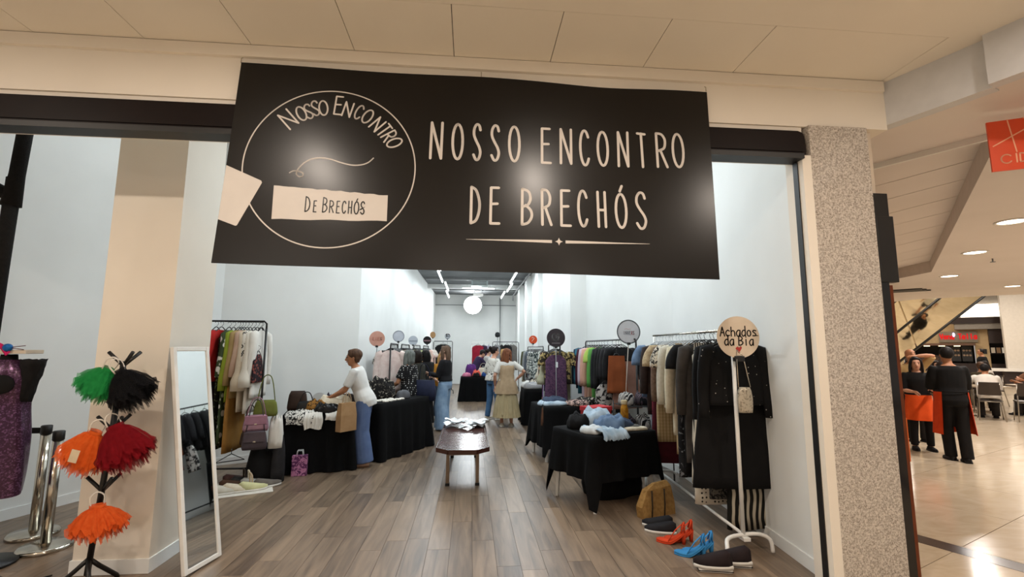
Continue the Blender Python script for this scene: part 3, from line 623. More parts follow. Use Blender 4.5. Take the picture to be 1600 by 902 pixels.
# --- left rack beside the tables
rack('black garment rack of long coloured clothes beside the mirror', -3.25, 6.22, 0, 1.35, 1.93, M_blackmetal, 0.5)
LR = [('hanging_shirt', C('scarlet_fabric', 'b3231f', '9c1b18', scale=6), 'scarlet long-sleeved blouse at the left end of the black rack', .62, 'long', .45, -3.29),
      ('hanging_dress', C('dark_burgundy_print', '3c1620', '1a1c3a', 'floral', scale=26), 'dark burgundy printed long dress behind the scarlet blouse', 1.2, None, 0, -3.37),
      ('hanging_dress', C('black_leaf_print', '15170f', '565c42', 'splash', scale=18, thr=.6), 'black long dress with olive leaf print on the left rack', 1.42, None, 0, -3.21),
      ('hanging_dress', C('olive_flower_print', '3c4a30', 'd9d8cf', 'floral', scale=11), 'olive green long dress with big white flowers', 1.34, 'long', .5, -3.14),
      ('hanging_jacket', C('lime_green_fabric', '8d9c31', '7c8b28', scale=6), 'lime green long-sleeved jacket on the black left rack', .86, 'long', .66, -3.06),
      ('hanging_dress', tan, 'camel long dress hanging under the lime green jacket', 1.46, None, 0, -3.02),
      ('hanging_dress', C('ochre_fabric', 'a48c5f', '947c50', scale=6), 'ochre straight tunic between the lime jacket and the pink blouse', .82, 'long', .6, -2.98),
      ('hanging_shirt', C('dusty_pink_fabric', 'bfa38f', 'b0937f', scale=6), 'dusty pink blouse on the black left rack', .62, 'long', .5, -2.93),
      ('hanging_dress', C('pale_beige_fabric', 'cdbfa9', 'bfb09a', scale=6), 'pale beige ruffled dress with bell sleeves on the left rack', .98, 'bell', .66, -2.88),
      ('hanging_shirt', C('white_black_line_print', 'd6d1c6', '2c2a28', 'leopard', scale=18), 'white blouse with black line print on the left rack', .66, 'long', .5, -2.82),
      ('hanging_dress', C('ivory_fabric', 'd8d2c6', 'cbc5b9', scale=6), 'ivory long shirt dress on the black left rack', 1.0, 'bell', .62, -2.77),
      ('hanging_jacket', wht, 'white jacket with dark piping on the black left rack', .82, 'long', .62, -2.70)]
for k, m, lb, L_, sl, sn, x in LR: garment(k, m, (-3.14 + (x + 3.36) * .77, 6.22 - (.06 if 'scarlet' in lb else 0), 1.915), 0, lb, L_, W=.44, th=.05, sl=sl, slen=sn, group='clothes on the black left rack', sway=random.uniform(-5, 3))
garment('hanging_shirt', wht, (-2.645, 6.22, 1.915), 0, 'white blouse with a dark flowered hem panel at the right end of the left rack', .42, .44, .06, 'long', .5, group='clothes on the black left rack')
g = garment('hanging_bag', C('flower_embroidery', '1c1016', '7a4038', 'floral', scale=24), (-2.60, 6.10, 1.62), 0, 'dark flower embroidered cloth bag hung at the end of the left rack', .34, .3, .05, cat='bag')
# --- handbags and shoes by the left rack
def handbag(label, loc, rz, w, h, d, m, flap=None, strap=0.25, name='handbag', clasp=True):
    t = thing(name, label, 'handbag', loc, rz); rings = []
    for j in range(7):
        q = j / 6; z = h * q; k = 1 - 0.22 * q ** 2; e = 0.0 if 0 < j < 6 else 0.012
        rings.append([((w / 2 * k - e) * math.copysign(abs(math.cos(a)) ** .5, math.cos(a)), (d / 2 * (1.05 - .5 * q) - e) * math.copysign(abs(math.sin(a)) ** .6, math.sin(a)), z) for a in [2 * math.pi * i / 20 for i in range(20)]])
    MB().loft(rings).build('body', m, t)
    if flap:
        MB().box(-w * .42, w * .42, -d / 2 - .012, -d / 2 + .0, h * .42, h * .97, .006).build('flap', flap, t, False)
    if clasp: MB().box(-.014, .014, -d / 2 - .02, -d / 2 - .01, h * .42, h * .5, .002).build('clasp', M_chrome, t, False)
    if strap: MB().tube(smooth_curve([(-w * .36, 0, h * .92), (-w * .2, 0, h + strap * .8), (0, 0, h + strap), (w * .2, 0, h + strap * .8), (w * .36, 0, h * .92)], 4), (0.006), 6).build('strap', m, t)
    return t
handbag('metallic pink handbag hung on the end post of the left rack', (-2.52, 5.98, .62), R(20), .28, .19, .1, C('metallic_pink', 'b58fa0', 'a07c8c', rough=.25, metal=.5), C('metallic_pink_flap', 'a27a8e', '916a7d', rough=.3, metal=.4), .2)
handbag('dark grey saddle bag hung below the pink handbag', (-2.50, 5.93, .42), R(20), .27, .21, .09, C('dark_mauve_leather', '4a4046', '3d343a', rough=.5), C('dark_mauve_flap', '54494f', '463c42', rough=.5), .36)
handbag('olive green cloth bag behind the metallic pink handbag', (-2.46, 6.08, .78), R(15), .27, .19, .12, C('olive_cloth', '6a7034', '5a602a'), None, .3, clasp=False)
handbag('brown leather pouch half hidden behind the saddle bag', (-2.62, 6.06, .45), R(15), .2, .16, .08, C('brown_leather', '3d2a20', '2f2018', rough=.5), None, .3, clasp=False)
heap('draped_cloth', 'white cloth hanging beside the dark grey saddle bag', 'cloth', (-2.34, 6.12, .40), (.16, .12, .32), wht, 0, 3)
tag(MB().tube([(-2.78, 6.0, .36), (-2.95, 5.98, .26), (-2.62, 5.98, .30), (-2.78, 6.0, .36), (-2.78, 6.0, .42)], .006, 6).build('loose_hanger', M_hang), 'empty black hanger dangling beside the handbags', 'hanger')
heap('black_sack', 'black fabric sack on the floor below the handbags', 'sack', (-2.50, 6.22, 0), (.36, .3, .4), blk, .3, 4, lump=.25)
heap('dark_garment', 'dark grey garment trailing to the floor beside the first black table', 'garment', (-2.30, 6.14, 0), (.14, .12, .48), C('charcoal_fabric', '2a292b', '1d1c1e'), .2, 8, lump=.2)
def shoe(name, label, loc, rz, m, sole, ln=.25, heel=0.0, open_=False, group=None, kind='shoe', w=.085, hi=.075, parent=None):
    t = thing(name, label, kind, loc, rz, group) if parent is None else None
    rings = []; n = 16
    def foot(t_): return heel * max(0.0, 1 - t_ * 1.9) ** 1.3      # lift of the sole above ground along the shoe (t_=0 heel, 1 toe)
    for j in range(9):
        q = j / 8; hw = w / 2 * (0.62 + .62 * math.sin(math.pi * min(1, q * .78 + .12)) - (.42 * (q - .8) / .2 if q > .8 else 0)); top = hi * (1.0 - .55 * min(1, q * 1.25)) if not open_ else hi * .35
        if j in (0, 8): hw *= .55; top *= .7
        z0 = foot(q) + .012
        rings.append([(hw * math.copysign(abs(math.cos(a)) ** .7, math.cos(a)), (q - .45) * ln, z0 + max(0, math.sin(a)) * top) for a in [2 * math.pi * i / n for i in range(n)]])
    pr = parent or t
    M4 = Matrix.Translation(loc) @ Matrix.Rotation(rz, 4, 'Z') if parent else Matrix.Identity(4)
    up = MB().loft(rings).xf(M4); so = MB()
    out = [[(w / 2 * k * (0.66 + .6 * math.sin(math.pi * min(1, q * .78 + .12)) - (.5 * (q - .8) / .2 if q > .8 else 0)), (q - .45) * ln, foot(q)) for q in [j / 8 for j in range(9)]] for k in (-1, 1)]
    rg = []
    for j in range(9):
        a, c = out[0][j], out[1][j]; th = .022 if not heel else .01
        rg.append([(a[0], a[1], a[2]), (c[0], c[1], c[2]), (c[0], c[1], c[2] + th), (a[0], a[1], a[2] + th)])
    so.loft(rg)
    if heel: so.tube([(0, -.40 * ln, heel + .01), (0, -.42 * ln, 0.0)], [(.026, .026), (.013, .013)], 8)
    if parent: return up, so.xf(M4)
    up.build('upper', m, t); so.build('sole', sole, t)
    return t
sol_w = C('white_rubber', 'dad7d0', 'cdcac3', rough=.6); sol_b = C('black_rubber', '181717', '222020', rough=.6)
SH = [((-2.74, 5.72), -70, crm, sol_w, 'cream sneaker nearest the mirror on the white floor mat'), ((-2.60, 5.78), -65, C('pale_yellow_canvas', 'c9c79a', 'b9b78a'), sol_w, 'pale yellow sneaker beside the cream one on the mat'),
      ((-2.66, 5.95), -60, C('silver_leather', 'a9a69f', '97948d', rough=.4, metal=.3), sol_w, 'silver sneaker in the middle of the shoe row'), ((-2.50, 5.92), -55, C('grey_suede', '6a645d', '5b554f'), sol_w, 'grey suede shoe beside the silver sneaker'),
      ((-2.86, 5.88), -60, C('brown_suede', '4f3625', '412b1d'), sol_b, 'brown suede shoe at the back of the shoe row'), ((-2.80, 6.02), -62, C('black_leather', '1a1817', '242120', rough=.4), sol_b, 'black leather shoe behind the brown one'), ((-2.94, 6.12), -62, C('oxblood_leather', '4a2620', '3b1d18', rough=.4), sol_b, 'oxblood shoe at the back left of the shoe row'), ((-2.70, 6.14), -58, C('tan_suede', '7d6248', '6d543c'), sol_b, 'tan suede shoe at the back of the shoe row'), ((-2.86, 5.66), -72, C('off_white_canvas', 'c9c4b6', 'bab5a7'), sol_w, 'off white sneaker partly behind the mirror')]
for (x, y), r_, m, so, lb in SH: shoe('sneaker', lb, (x + .17, y, .006), R(r_), m, so, .29, hi=.105, w=.1)
for (x, y), r_, m, lb in (((-2.47, 6.0), -50, crm, 'cream wedge sandal at the right end of the shoe row'), ((-2.56, 6.08), -48, C('dark_brown_leather', '33261e', '2a1f18', rough=.5), 'dark brown wedge sandal behind the cream one'), ((-2.40, 5.88), -45, C('beige_patent', 'bda98f', 'ad997f', rough=.3), 'beige wedge sandal nearest the viewer on the mat')):
    t = shoe('wedge_sandal', lb, (x, y, .006), R(r_), m, m, .25, .06, True, hi=.05); MB().tube(smooth_curve([(-.04, -.08, .05), (-.03, -.09, .15), (0, -.1, .18), (.03, -.09, .15), (.04, -.08, .05)], 3), .009, 6).build('ankle_strap', m, t)
tag(MB().box(-.28, .28, -.32, .32, 0.001, .006).build('floor_mat', C('white_sheet', 'd5d0c6', 'c9c4ba'), None, False, (-2.56, 5.9, 0), R(24)), 'white sheet on the floor under the row of shoes', 'mat')
# --- first and second black tables on the left
table('table under the black cloth heaped with handbags and clothes', (-2.05, 6.86, 0), R(14), .84, .66, .73); tablecloth('tablecloth', 'black cloth on the table heaped with handbags and clothes', (-2.05, 6.86, 0), R(14), .87, .69, .735, .01, M_cloth, 2)
tz = .742
def T1(x, y): c, s_ = math.cos(R(14)), math.sin(R(14)); return (-2.05 + c * x - s_ * y, 6.86 + s_ * x + c * y, tz)
handbag('tall brown leather tote standing at the left end of the first table', T1(-.30, .05), R(8), .26, .27, .12, C('dark_brown_tote', '3b2a22', '2f211b', rough=.5), None, .0, clasp=False)
handbag('black handbag with handles in front of the brown tote', T1(-.18, -.06), R(10), .24, .14, .12, C('black_bag_leather', '111010', '1b1a1a', rough=.4), None, .12, clasp=False)
disc_sign('pale round sign lying against the bags on the first table', (T1(-.03, .2)[0], T1(-.03, .2)[1], .86), .11, C('pale_sign_board', 'cfd2d4', 'c4c7c9'), clip=False)
heap('leopard_scarf', 'leopard print scarf piled beside the black handbag', 'scarf', T1(-.05, -.12), (.26, .2, .13), C('leopard_brown_print', '8a5f27', '20150c', 'leopard', scale=26), .4, 11)
heap('cream_shawl', 'cream crochet shawl heaped on the first table', 'shawl', T1(.18, -.02), (.42, .34, .17), crm, .2, 12)
drape('cream_sheet', 'cream end of the shawl falling over the table edge', 'cloth', (T1(.20, -.36)[0], T1(.20, -.36)[1], tz), R(14), .24, .2, .10, wht, 4)
drape('patterned_blouse', 'black and white patterned blouse hanging over the front of the first table', 'blouse', (T1(-.22, -.36)[0], T1(-.22, -.36)[1], tz), R(14), .34, .22, .14, C('black_white_scribble', 'd5d2cb', '161515', 'splash', scale=34, thr=.5), 1)
drape('white_blouse', 'white blouse under the patterned one on the first table', 'blouse', (T1(-.06, -.37)[0], T1(-.06, -.37)[1], tz), R(14), .22, .2, .20, wht, 2)
t = heap('black_clutch', 'shiny black padded clutch on the front edge of the first table', 'handbag', T1(.08, -.30), (.3, .14, .11), C('shiny_black_leather', '0e0e0f', '1c1c1d', rough=.22), R(8), 13)
drape('leopard_dress', 'leopard print cloth hanging over the right corner of the first table', 'cloth', (T1(.37, -.34)[0], T1(.37, -.34)[1], tz), R(22), .13, .25, .20, MATS['leopard_brown_print'], 6, lift=.05)
heap('sunglasses_case', 'small dark purple case on the back of the first table', 'case', T1(.12, .22), (.14, .1, .17), C('dark_purple_vinyl', '2b2330', '3a3040', rough=.3), .3, 14)
handbag('flat dark brown handbag at the back of the first table by the woman in white', T1(.36, .22), R(5), .26, .2, .06, C('grey_brown_leather', '3a322e', '2e2724', rough=.5), None, 0, clasp=False)
t = thing('gift_bag', 'pink flowered gift bag on the floor before the first table', 'bag', (-2.13, 6.40, 0), R(10))
MB().box(-.09, .09, -.035, .035, 0, .25, .004).build('body', C('pink_flower_paper', 'b77aa0', '5c2f58', 'splash', scale=22), t, False)
for s_ in (-1, 1): MB().tube([(-.04, s_ * .033, .25), (-.03, s_ * .033, .31), (.03, s_ * .033, .31), (.04, s_ * .033, .25)], .004, 5).build('handle', M_paper, t)
t2 = R(62)
table('long table under the black cloth of white trays beside the woman in white', (-1.24, 7.74, 0), t2, 1.25, .6, .80); tablecloth('tablecloth', 'black cloth on the long table of trinkets beside the woman in white', (-1.24, 7.74, 0), t2, 1.28, .63, .805, .01, M_cloth, 5)
def T2(x, y): c, s_ = math.cos(t2), math.sin(t2); return (-1.24 + c * x - s_ * y, 7.74 + s_ * x + c * y, .812)
rnd = random.Random(9)
for i in range(9):
    heap('jewellery_card', 'small white jewellery card in the rows on the long black table', 'card', T2(-.42 + .1 * (i % 5), -.22 + .13 * (i // 5)), (.085, .1, .022), C('white_jewellery_card', 'e0dace', '5f564c', 'splash', scale=40, thr=.62), rnd.random(), 30 + i, 'jewellery cards on the long table', lump=.15)
heap('grey_cap', 'grey felt hat on the long table of trinkets', 'hat', T2(.1, -.16), (.2, .2, .12), C('grey_felt', '5c5d61', '4d4e52'), 0, 41, lump=.05)
heap('dark_handbag', 'black handbag pile at the back of the long table', 'handbag', T2(-.1, .16), (.5, .22, .26), C('black_chain_print', '1a1817', 'b3aa9a', 'splash', scale=20, thr=.62), 0, 42)
# --- racks along the left wall
LW = [(8.78, 0.8, ['pink_blouse:d8bfb8:e6d6cf', 'floral_cream:d5c3a4:5d4a3b', 'black_white:2a2726:d8d0c4', 'pearl_white:d3d3cc:c5c5be', 'grey_green:5f6b57:8c8f86', 'taupe:7a6a5c:5d5046']),
      (10.3, 1.2, ['charcoal_floral:2c2b2c:8c6f58', 'apricot:c99a68:b88755', 'mushroom:8f8376:7d7165', 'black_wool:151415:1e1c1d', 'sand:bda98b:ad997b']),
      (12.5, 1.4, ['pale_green:bcc08f:acb07f', 'tobacco:7c5b3c:6b4c30', 'ink:23242c:181920', 'stone:a49c90:948c80', 'moss:6a6d4b:5a5d3d']),
      (15.0, 1.6, ['coral_stripe:c98a78:e8ddd2', 'blush:d9b7ab:e6d0c6', 'white_pink:e0d8d2:c9a49b', 'black_silk:131213:1d1b1c', 'rose:b98a84:a87872', 'ivory_rib:d6cfc2:c7c0b3'])]
NM = ('first', 'second', 'third', 'fourth')
for q, (yc, ln, cs) in enumerate(LW):
    rack('dark garment rack along the left wall, %s from the front' % NM[q], -1.38, yc, 90, ln, 1.68, M_blackmetal, .42, arch=False)
    n = len(cs) * 2
    for i in range(n):
        nm, a, b2 = cs[i % len(cs)].split(':')
        pt = 'stripes' if 'stripe' in nm else 'splash' if ('flor' in nm or 'white_pink' in nm or 'black_white' in nm) else 'plain'
        kind = ('hanging_shirt', 'hanging_dress', 'hanging_shirt')[i % 3]
        nm2 = nm.replace('_', ' '); row = NM[q]
        garment(kind, C(nm, a, b2, pt, scale=16), (-1.38, yc - ln / 2 + .07 + i * (ln - .14) / (n - 1), 1.665), 90, '%s %s on the %s rack along the left wall, %s one' % (nm2, kind.split('_')[1], row, 'nearer' if i < len(cs) else 'farther'), random.uniform(.6, .75) if kind != 'hanging_dress' else random.uniform(.9, 1.1), W=.44, th=.07, sl=('long', None, 'short')[i % 3], group='clothes on the racks along the left wall')
txt = MB(); word(txt, 'EIES', -.075, 0, .03, .012, .05, .008)
disc_sign('salmon pink round sign on the first rack along the left wall', (-1.60, 8.30, 1.76), .132, C('salmon_board', 'cf9d8c', 'c59382'), art=[('lettering', txt, C('faded_red_ink', 'b87060', 'ad6656'))], pole=.1)
disc_sign('pale grey round sign on the second rack along the left wall', (-1.44, 9.65, 1.84), .115, C('pale_grey_board', 'c2c6cf', 'b8bcc5'), rim=C('lilac_ink', 'a9adba'), pole=.12)
disc_sign('pale round sign with a grey band on the third rack along the left wall', (-1.40, 11.75, 1.79), .115, C('pale_blue_board', 'bcc2cc', 'b2b8c2'), art=[('band', MB().box(-.1, .1, -.025, .0, 0, .001), C('band_grey', '8f94a0'))], pole=.1)
disc_sign('black round sign with a pale band on the fourth rack along the left wall', (-1.28, 14.2, 1.84), .12, C('black_board', '171415', '201c1d'), art=[('band', MB().box(-.1, .1, -.03, .01, 0, .001), C('mauve_band', '8c6a70'))], pole=.1)
disc_sign('brown round sign turned aside behind the black one', (-1.26, 16.0, 2.05), .11, C('kraft_board', 'a8835c', '9a764f'), rz=R(40), pole=1.93)
rack('black garment rack with a black cover near the back wall on the left', -.98, 17.2, 20, .7, 1.86, M_blackmetal, .4)
garment('hanging_dress', blk, (-.98, 17.2, 1.85), 110, 'black cover hanging on the rack near the back wall', 1.35, W=.6, th=.1, sl=None)
disc_sign('small black and white round sign beside the black cover near the back wall', (-.82, 17.0, 2.03), .10, C('black_white_board', '1b1a1c', 'a6abb0', 'splash', scale=9), pole=.2)
# --- back table and back racks
table('table under black cloth at the far end of the aisle', (.18, 15.0, 0), 0, .9, .6, .73); tablecloth('tablecloth', 'black cloth on the table at the far end of the aisle', (.18, 15.0, 0), 0, .93, .64, .735, .01, M_cloth, 8)
heap('purple_hat', 'purple feathered headpiece on the far table', 'hat', (.02, 15.1, .742), (.34, .3, .34), C('purple_felt', '5a2a72', '47205b'), 0, 51, lump=.12)
heap('pink_pouch', 'pink pouch at the left of the far table', 'pouch', (-.1, 14.82, .742), (.26, .2, .1), C('pink_vinyl', 'c77a94', 'b86a84'), 0, 52)
heap('orange_scarf', 'bright orange scarf in the middle of the far table', 'scarf', (.2, 14.85, .742), (.24, .2, .16), C('orange_coral', 'd9603c', 'c24f52'), .3, 53)
heap('black_purse', 'small black purse before the orange scarf on the far table', 'purse', (.2, 14.74, .742), (.2, .12, .1), blk, 0, 54)
handbag('cream handbag standing at the right of the far table', (.42, 15.05, .742), R(4), .36, .26, .14, C('cream_leather', 'cbc2ae', 'bdb4a0', rough=.5), None, .14, clasp=False)
heap('blue_scarf', 'cobalt blue scarf at the right end of the far table', 'scarf', (.5, 14.85, .742), (.26, .22, .13), C('cobalt_cloth', '274a86', '1d3b72'), 0, 55)
rack('thin white rack at the far end of the aisle with a red dress', .55, 18.6, 0, 1.0, 1.84, M_whitemetal, .4)
garment('hanging_dress', C('crimson_fabric', '9c1f34', '86182b'), (.30, 18.6, 1.83), 75, 'crimson dress on the thin white rack at the far end', 1.0, W=.5, th=.1)
garment('hanging_shirt', C('dark_plum', '3c2440', '2e1b32'), (.52, 18.6, 1.83), 20, 'dark plum blouse on the thin white rack at the far end', .7, sl='long', th=.1)
garment('hanging_shirt', C('lavender_grey', 'b3aec0', 'a39eb0'), (.72, 18.6, 1.83), 15, 'lavender grey blouse on the thin white rack at the far end', .7, sl='long', th=.1)
rack('dark rack of black clothes at the far right of the aisle', 1.35, 18.2, 0, 1.0, 1.86, M_blackmetal, .4)
for i, (nm, a) in enumerate((('grey_marl', '8c8b8c'), ('jet_black', '131213'), ('soot', '201e1f'), ('taupe_grey', '6f6a66'))):
    garment('hanging_dress', C(nm, a), (1.0 + .2 * i, 18.2, 1.85), random.uniform(10, 70), '%s dress on the dark rack at the far right' % nm.replace('_', ' '), .95, th=.14)
tag(MB().lathe([(.01, 0), (.08, .02), (.1, .1), (.07, .18), (.01, .2)], (0, 0, 0), 14).build('black_hat', C('hat_black', '1f2122', '2b2d2e'), None, True, (1.0, 17.6, 2.02)), 'small black hat on top of a pole at the far end', 'hat')
tag(MB().lathe([(.16, 0), (.16, .01), (.012, .02), (.012, 2.02), (.008, 2.03)], n=12).build('hat_pole', M_grey, None, True, (1.0, 17.6, 0)), 'slim grey floor pole carrying the small black hat', 'pole')
# --- heart rack on the right
rack('rack with the dark heart sign on the right of the aisle', 1.55, 8.75, 88, 1.5, 1.68, M_blackmetal, .45, arch=False)
garment('hanging_dress', C('purple_sequin_lace', '5d4059', '46304a', 'splash', scale=26, bump=.4), (1.44, 7.93, 1.60), 88, 'purple patterned sleeveless dress under the heart sign', 1.0, W=.36, th=.09, flare=1.12, sway=4)
MB().box(-.02, .02, -.001, .001, -.045, .045).build('price_tag', M_paper, None, False, (1.44, 7.86, 1.34)); tag(bpy.data.objects['price_tag'], 'white price tag pinned to the purple dress', 'price tag')
HR = [('black_gold_print', '2a241d', 'a3905f', 'splash', 'gold and black printed blouse behind the purple dress', .55, 'short'), ('sage_cardigan', 'bdbca2', 'adac92', 'plain', 'pale sage long cardigan on the heart rack', .95, 'bell'),
      ('navy_sleeve', '262b48', '1e2238', 'plain', 'navy blouse on the heart rack', .7, 'long'), ('mint_fabric', '9fb39b', '8fa38b', 'plain', 'mint green dress on the heart rack', .98, None), ('royal_blue', '35559b', '2a478a', 'plain', 'royal blue trousers on the heart rack', 1.0, None),
      ('lilac_white', 'c6bccb', 'b7adbc', 'plain', 'pale lilac dress on the heart rack', 1.05, None), ('violet_fabric', '5b2f7e', '4c256c', 'plain', 'violet long dress on the heart rack', 1.15, None), ('maroon_ring_print', '35191a', 'b58a6a', 'leopard', 'maroon dress with tan rings on the heart rack', .95, 'long'), ('ecru_blouse', 'cbc3b2', 'bdb5a4', 'plain', 'ecru blouse at the far end of the heart rack', .6, 'bell')]
for i, (nm, a, b2, p, lb, L_, sl) in enumerate(HR): garment('hanging_dress' if L_ > .75 else 'hanging_shirt', C(nm, a, b2, p, scale=12), (1.50 + .02 * i, 8.06 + i * .17, 1.66), 88, lb, L_, W=.46, th=.08, sl=sl, slen=.5, group='clothes on the heart rack')
hm = MB(); hs = [(-.005, -.055), (-.05, -.005), (-.055, .05), (-.03, .072), (0, .045), (.03, .075), (.055, .05)]
strokes(hm, [[(p.x, p.y) for p in smooth_curve([(.05, .012), (.03, -.035), (-.012, -.05), (-.055, -.02), (-.062, .03), (-.042, .065), (-.02, .06), (0, .03), (.025, .062), (.048, .045), (.02, .018), (.002, .0)], 4)]], .017)
hb = MB().box(-.07, .07, -.093, -.083, 0, .001)
disc_sign('dark round sign with a white heart tick above the purple dress', (1.42, 7.80, 1.785), .155, C('charcoal_board', '3a3336', '332c2f'), art=[('heart_logo', hm, C('sign_white', 'd9d6d4')), ('caption', hb, C('sign_grey', '8d8788'))], pole=1.625)
rack('rack with the small orange sign further along the right wall', 1.72, 12.6, 92, 2.4, 1.66, M_blackmetal, .42, arch=False)
for i, (nm, a, b2, p) in enumerate((('teal_leaf_print', '2f3b3c', 'c4c8c2', 'splash'), ('black_leaf_white', '1d2022', 'b9bdba', 'splash'), ('grey_print', '6c6f6f', 'c9c9c4', 'splash'), ('white_navy_print', 'd3d1cb', '2c3340', 'splash'), ('slate_fabric', '59606a', '4b525c', 'plain'), ('brown_ring_print', '3a2723', '9c7a5c', 'leopard'), ('smoke_fabric', '8f9294', '808385', 'plain'), ('black_crepe', '141314', '1d1b1c', 'plain'), ('olive_drab', '565640', '484833', 'plain'), ('putty_fabric', 'a9a091', '9a9182', 'plain'))):
    garment(('hanging_dress', 'hanging_shirt')[i % 2], C(nm, a, b2, p, scale=14), (1.72, 11.5 + i * .24, 1.65), 92, '%s %s on the rack with the orange sign' % (nm.replace('_', ' '), ('dress', 'shirt')[i % 2]), random.uniform(.65, .95), W=.46, th=.1, sl=('long', None)[i % 2], group='clothes on the orange sign rack')
om = MB(); strokes(om, [[(-.03, -.04), (.03, .04)], [(-.03, .04), (-.01, .06), (.01, .05)]], .012)
disc_sign('small orange round sign on the rack by the right wall', (1.50, 11.3, 1.82), .10, C('orange_board', 'd4542f', 'c54926'), art=[('mark', om, C('sign_cream', 'e5cdbf'))], pole=1.715)
table('table under black cloth piled with clothes beside the woman in the tulle skirt', (1.5, 10.65, 0), R(88), 1.1, .62, .74); tablecloth('tablecloth', 'black cloth on the table beside the woman in the tulle skirt', (1.5, 10.65, 0), R(88), 1.13, .65, .745, .01, M_cloth, 15)
for i, (nm, a, b2, p) in enumerate((('white_navy_stripe', 'd9d6d0', '3b4560', 'hstripes'), ('cream_black_print', 'd3cbb9', '2a2422', 'splash'), ('snow_white', 'dcdad6', 'cfcdc9', 'plain'), ('black_jersey', '141314', '1c1a1b', 'plain'))):
    heap('folded_garment', '%s garment piled on the table beside the tulle skirt' % nm.replace('_', ' '), 'folded garment', (1.36 + .1 * (i % 2), 10.25 + .22 * i, .752), (.42, .26, .12 + .03 * (i % 2)), C(nm, a, b2, p, scale=22), R(20 * i), 60 + i)
# --- second rack on the right wall
rack('black garment rack of coloured blouses by the right wall', 2.15, 7.3, 96, 2.0, 1.74, M_blackmetal, .5)
R2 = [('navy_satin', '1f3048', '18263b', 'plain', 'navy satin blouse at the far end of the right rack of blouses', .7, 'long', 8.2), ('teal_denim', '2f6d83', '255c70', 'plain', 'teal blue shirt on the right rack of blouses', .78, 'long', 8.08), ('burgundy_knit', '4c2030', '3e1926', 'plain', 'burgundy jumper on the right rack of blouses', .66, 'long', 7.98),
      ('lilac_cotton', 'c9b8c4', 'baa9b5', 'plain', 'pale lilac long blouse on the right rack of blouses', .86, 'long', 7.86), ('peach_pink', 'd3a592', 'c49583', 'plain', 'peach pink cardigan on the right rack of blouses', .86, 'long', 7.74), ('rose_beige', 'c79d86', 'b88e78', 'plain', 'rose beige blouse next to the peach cardigan', .84, 'long', 7.64),
      ('lime_tee', 'a9bf5f', '9aaf52', 'plain', 'lime green short-sleeved top on the right rack', .5, 'short', 7.52), ('grass_green', '5c9a4d', '4e893f', 'plain', 'grass green long blouse on the right rack', .86, 'long', 7.42), ('ink_black', '17181b', '202125', 'plain', 'black long coat next to the green blouse', 1.0, 'long', 7.28), ('coal_black', '121213', '1b1b1c', 'plain', 'coal black blouse in the middle of the right rack', .62, 'long', 7.1)]
for nm, a, b2, p, lb, L_, sl, y in R2: garment('hanging_coat' if L_ > .95 else 'hanging_shirt', C(nm, a, b2, p, scale=8), (2.15 - (y - 7.3) * .1, y, 1.73), 96, lb, L_, W=.46, th=.075, sl=sl, slen=.56, group='clothes on the right rack of blouses')
for i, (y, a) in enumerate(((6.95, '1b1a1c'), (6.82, '232225'), (6.7, '171618'))): garment('hanging_jacket', C('black_jacket_%d' % i, a), (2.18, y, 1.73), 96, ('black jacket behind the rust suede skirt', 'dark grey jacket behind the rust suede skirt', 'black blazer nearest the invite sign')[i], .62, W=.46, th=.09, sl='long', slen=.4)
garment('hanging_skirt', C('rust_suede', '8c4a26', '7b3f1e', scale=5), (2.07, 6.60, 1.60), 96, 'rust brown suede skirt with a frilled waist on the right rack', .52, W=.28, th=.08, flare=1.1, sway=-6)
garment('hanging_skirt', C('mauve_leather', '8b6658', '7b584b', scale=5), (2.22, 6.66, 1.52), 96, 'mauve leather skirt beside the rust suede skirt', .66, W=.40, th=.09, flare=1.25, sway=4)
garment('hanging_shirt', C('black_white_tie_dye', '1c1a1b', 'b7b2ad', 'splash', scale=9), (1.94, 6.75, 1.2), 96, 'black and white tie dye top under the rust skirt', .4, W=.3, th=.08)
vt = MB(); word(vt, 'INVE', -.075, -.015, .02, .008, .045, .006); vr = MB(); word(vr, 'RS', .037, -.015, .018, .006, .045, .006); vu = MB(); strokes(vu, [[(-.06, .035), (-.03, .045), (-.01, .035), (.03, .04)]], .005)
s2 = disc_sign('white round sign with a grey rim on the right rack of blouses', (2.17, 6.35, 1.84), .165, C('white_board', 'c9c8ca', 'bfbec0'), rim=C('grey_rim', '85878a'), art=[('lettering', vt, C('grey_ink', '6b686d')), ('red_lettering', vr, C('red_ink', 'c05a62')), ('flourish', vu, C('pink_ink', 'c9a0a0'))], thick_rim=True, clip=True)
MB().tube([(0, .014, -.15), (-.04, .03, -.7), (-.07, .03, -1.2)], .006, 6).build('stem', C('wooden_stem', 'b6aca0', 'a69c90'), s2)
# storage cubes behind the front table
t = thing('wire_shelf', 'low black wire shelf of shoes behind the jeans table', 'shelf', (2.18, 5.95, 0), R(6))
for z in (.3, .62, .9):
    for q in range(6): MB().tube([(-.3, -.2 + q * .08, z), (.3, -.2 + q * .08, z)], .005, 5).build('wire', M_blackmetal, t)
for sx in (-1, 1):
    for sy in (-1, 1): MB().tube([(sx * .3, sy * .2, 0), (sx * .3, sy * .2, .95)], .009, 6).build('post', M_blackmetal, t)
for i in range(6):
    heap('shelf_bag', ('black patterned pouch on the %s of the wire shelf', 'dark striped pouch on the %s of the wire shelf')[i % 2] % ('top left', 'top middle', 'top right', 'middle left', 'middle centre', 'middle right')[i], 'pouch', (1.98 + .2 * (i % 3), 5.93, .907 if i < 3 else .627), (.18, .2, .13), C(('black_white_zig', 'black_plum_zig')[i % 2], '18171a', ('b5b0aa', '57474f')[i % 2], 'stripes', scale=16), 0, 70 + i)
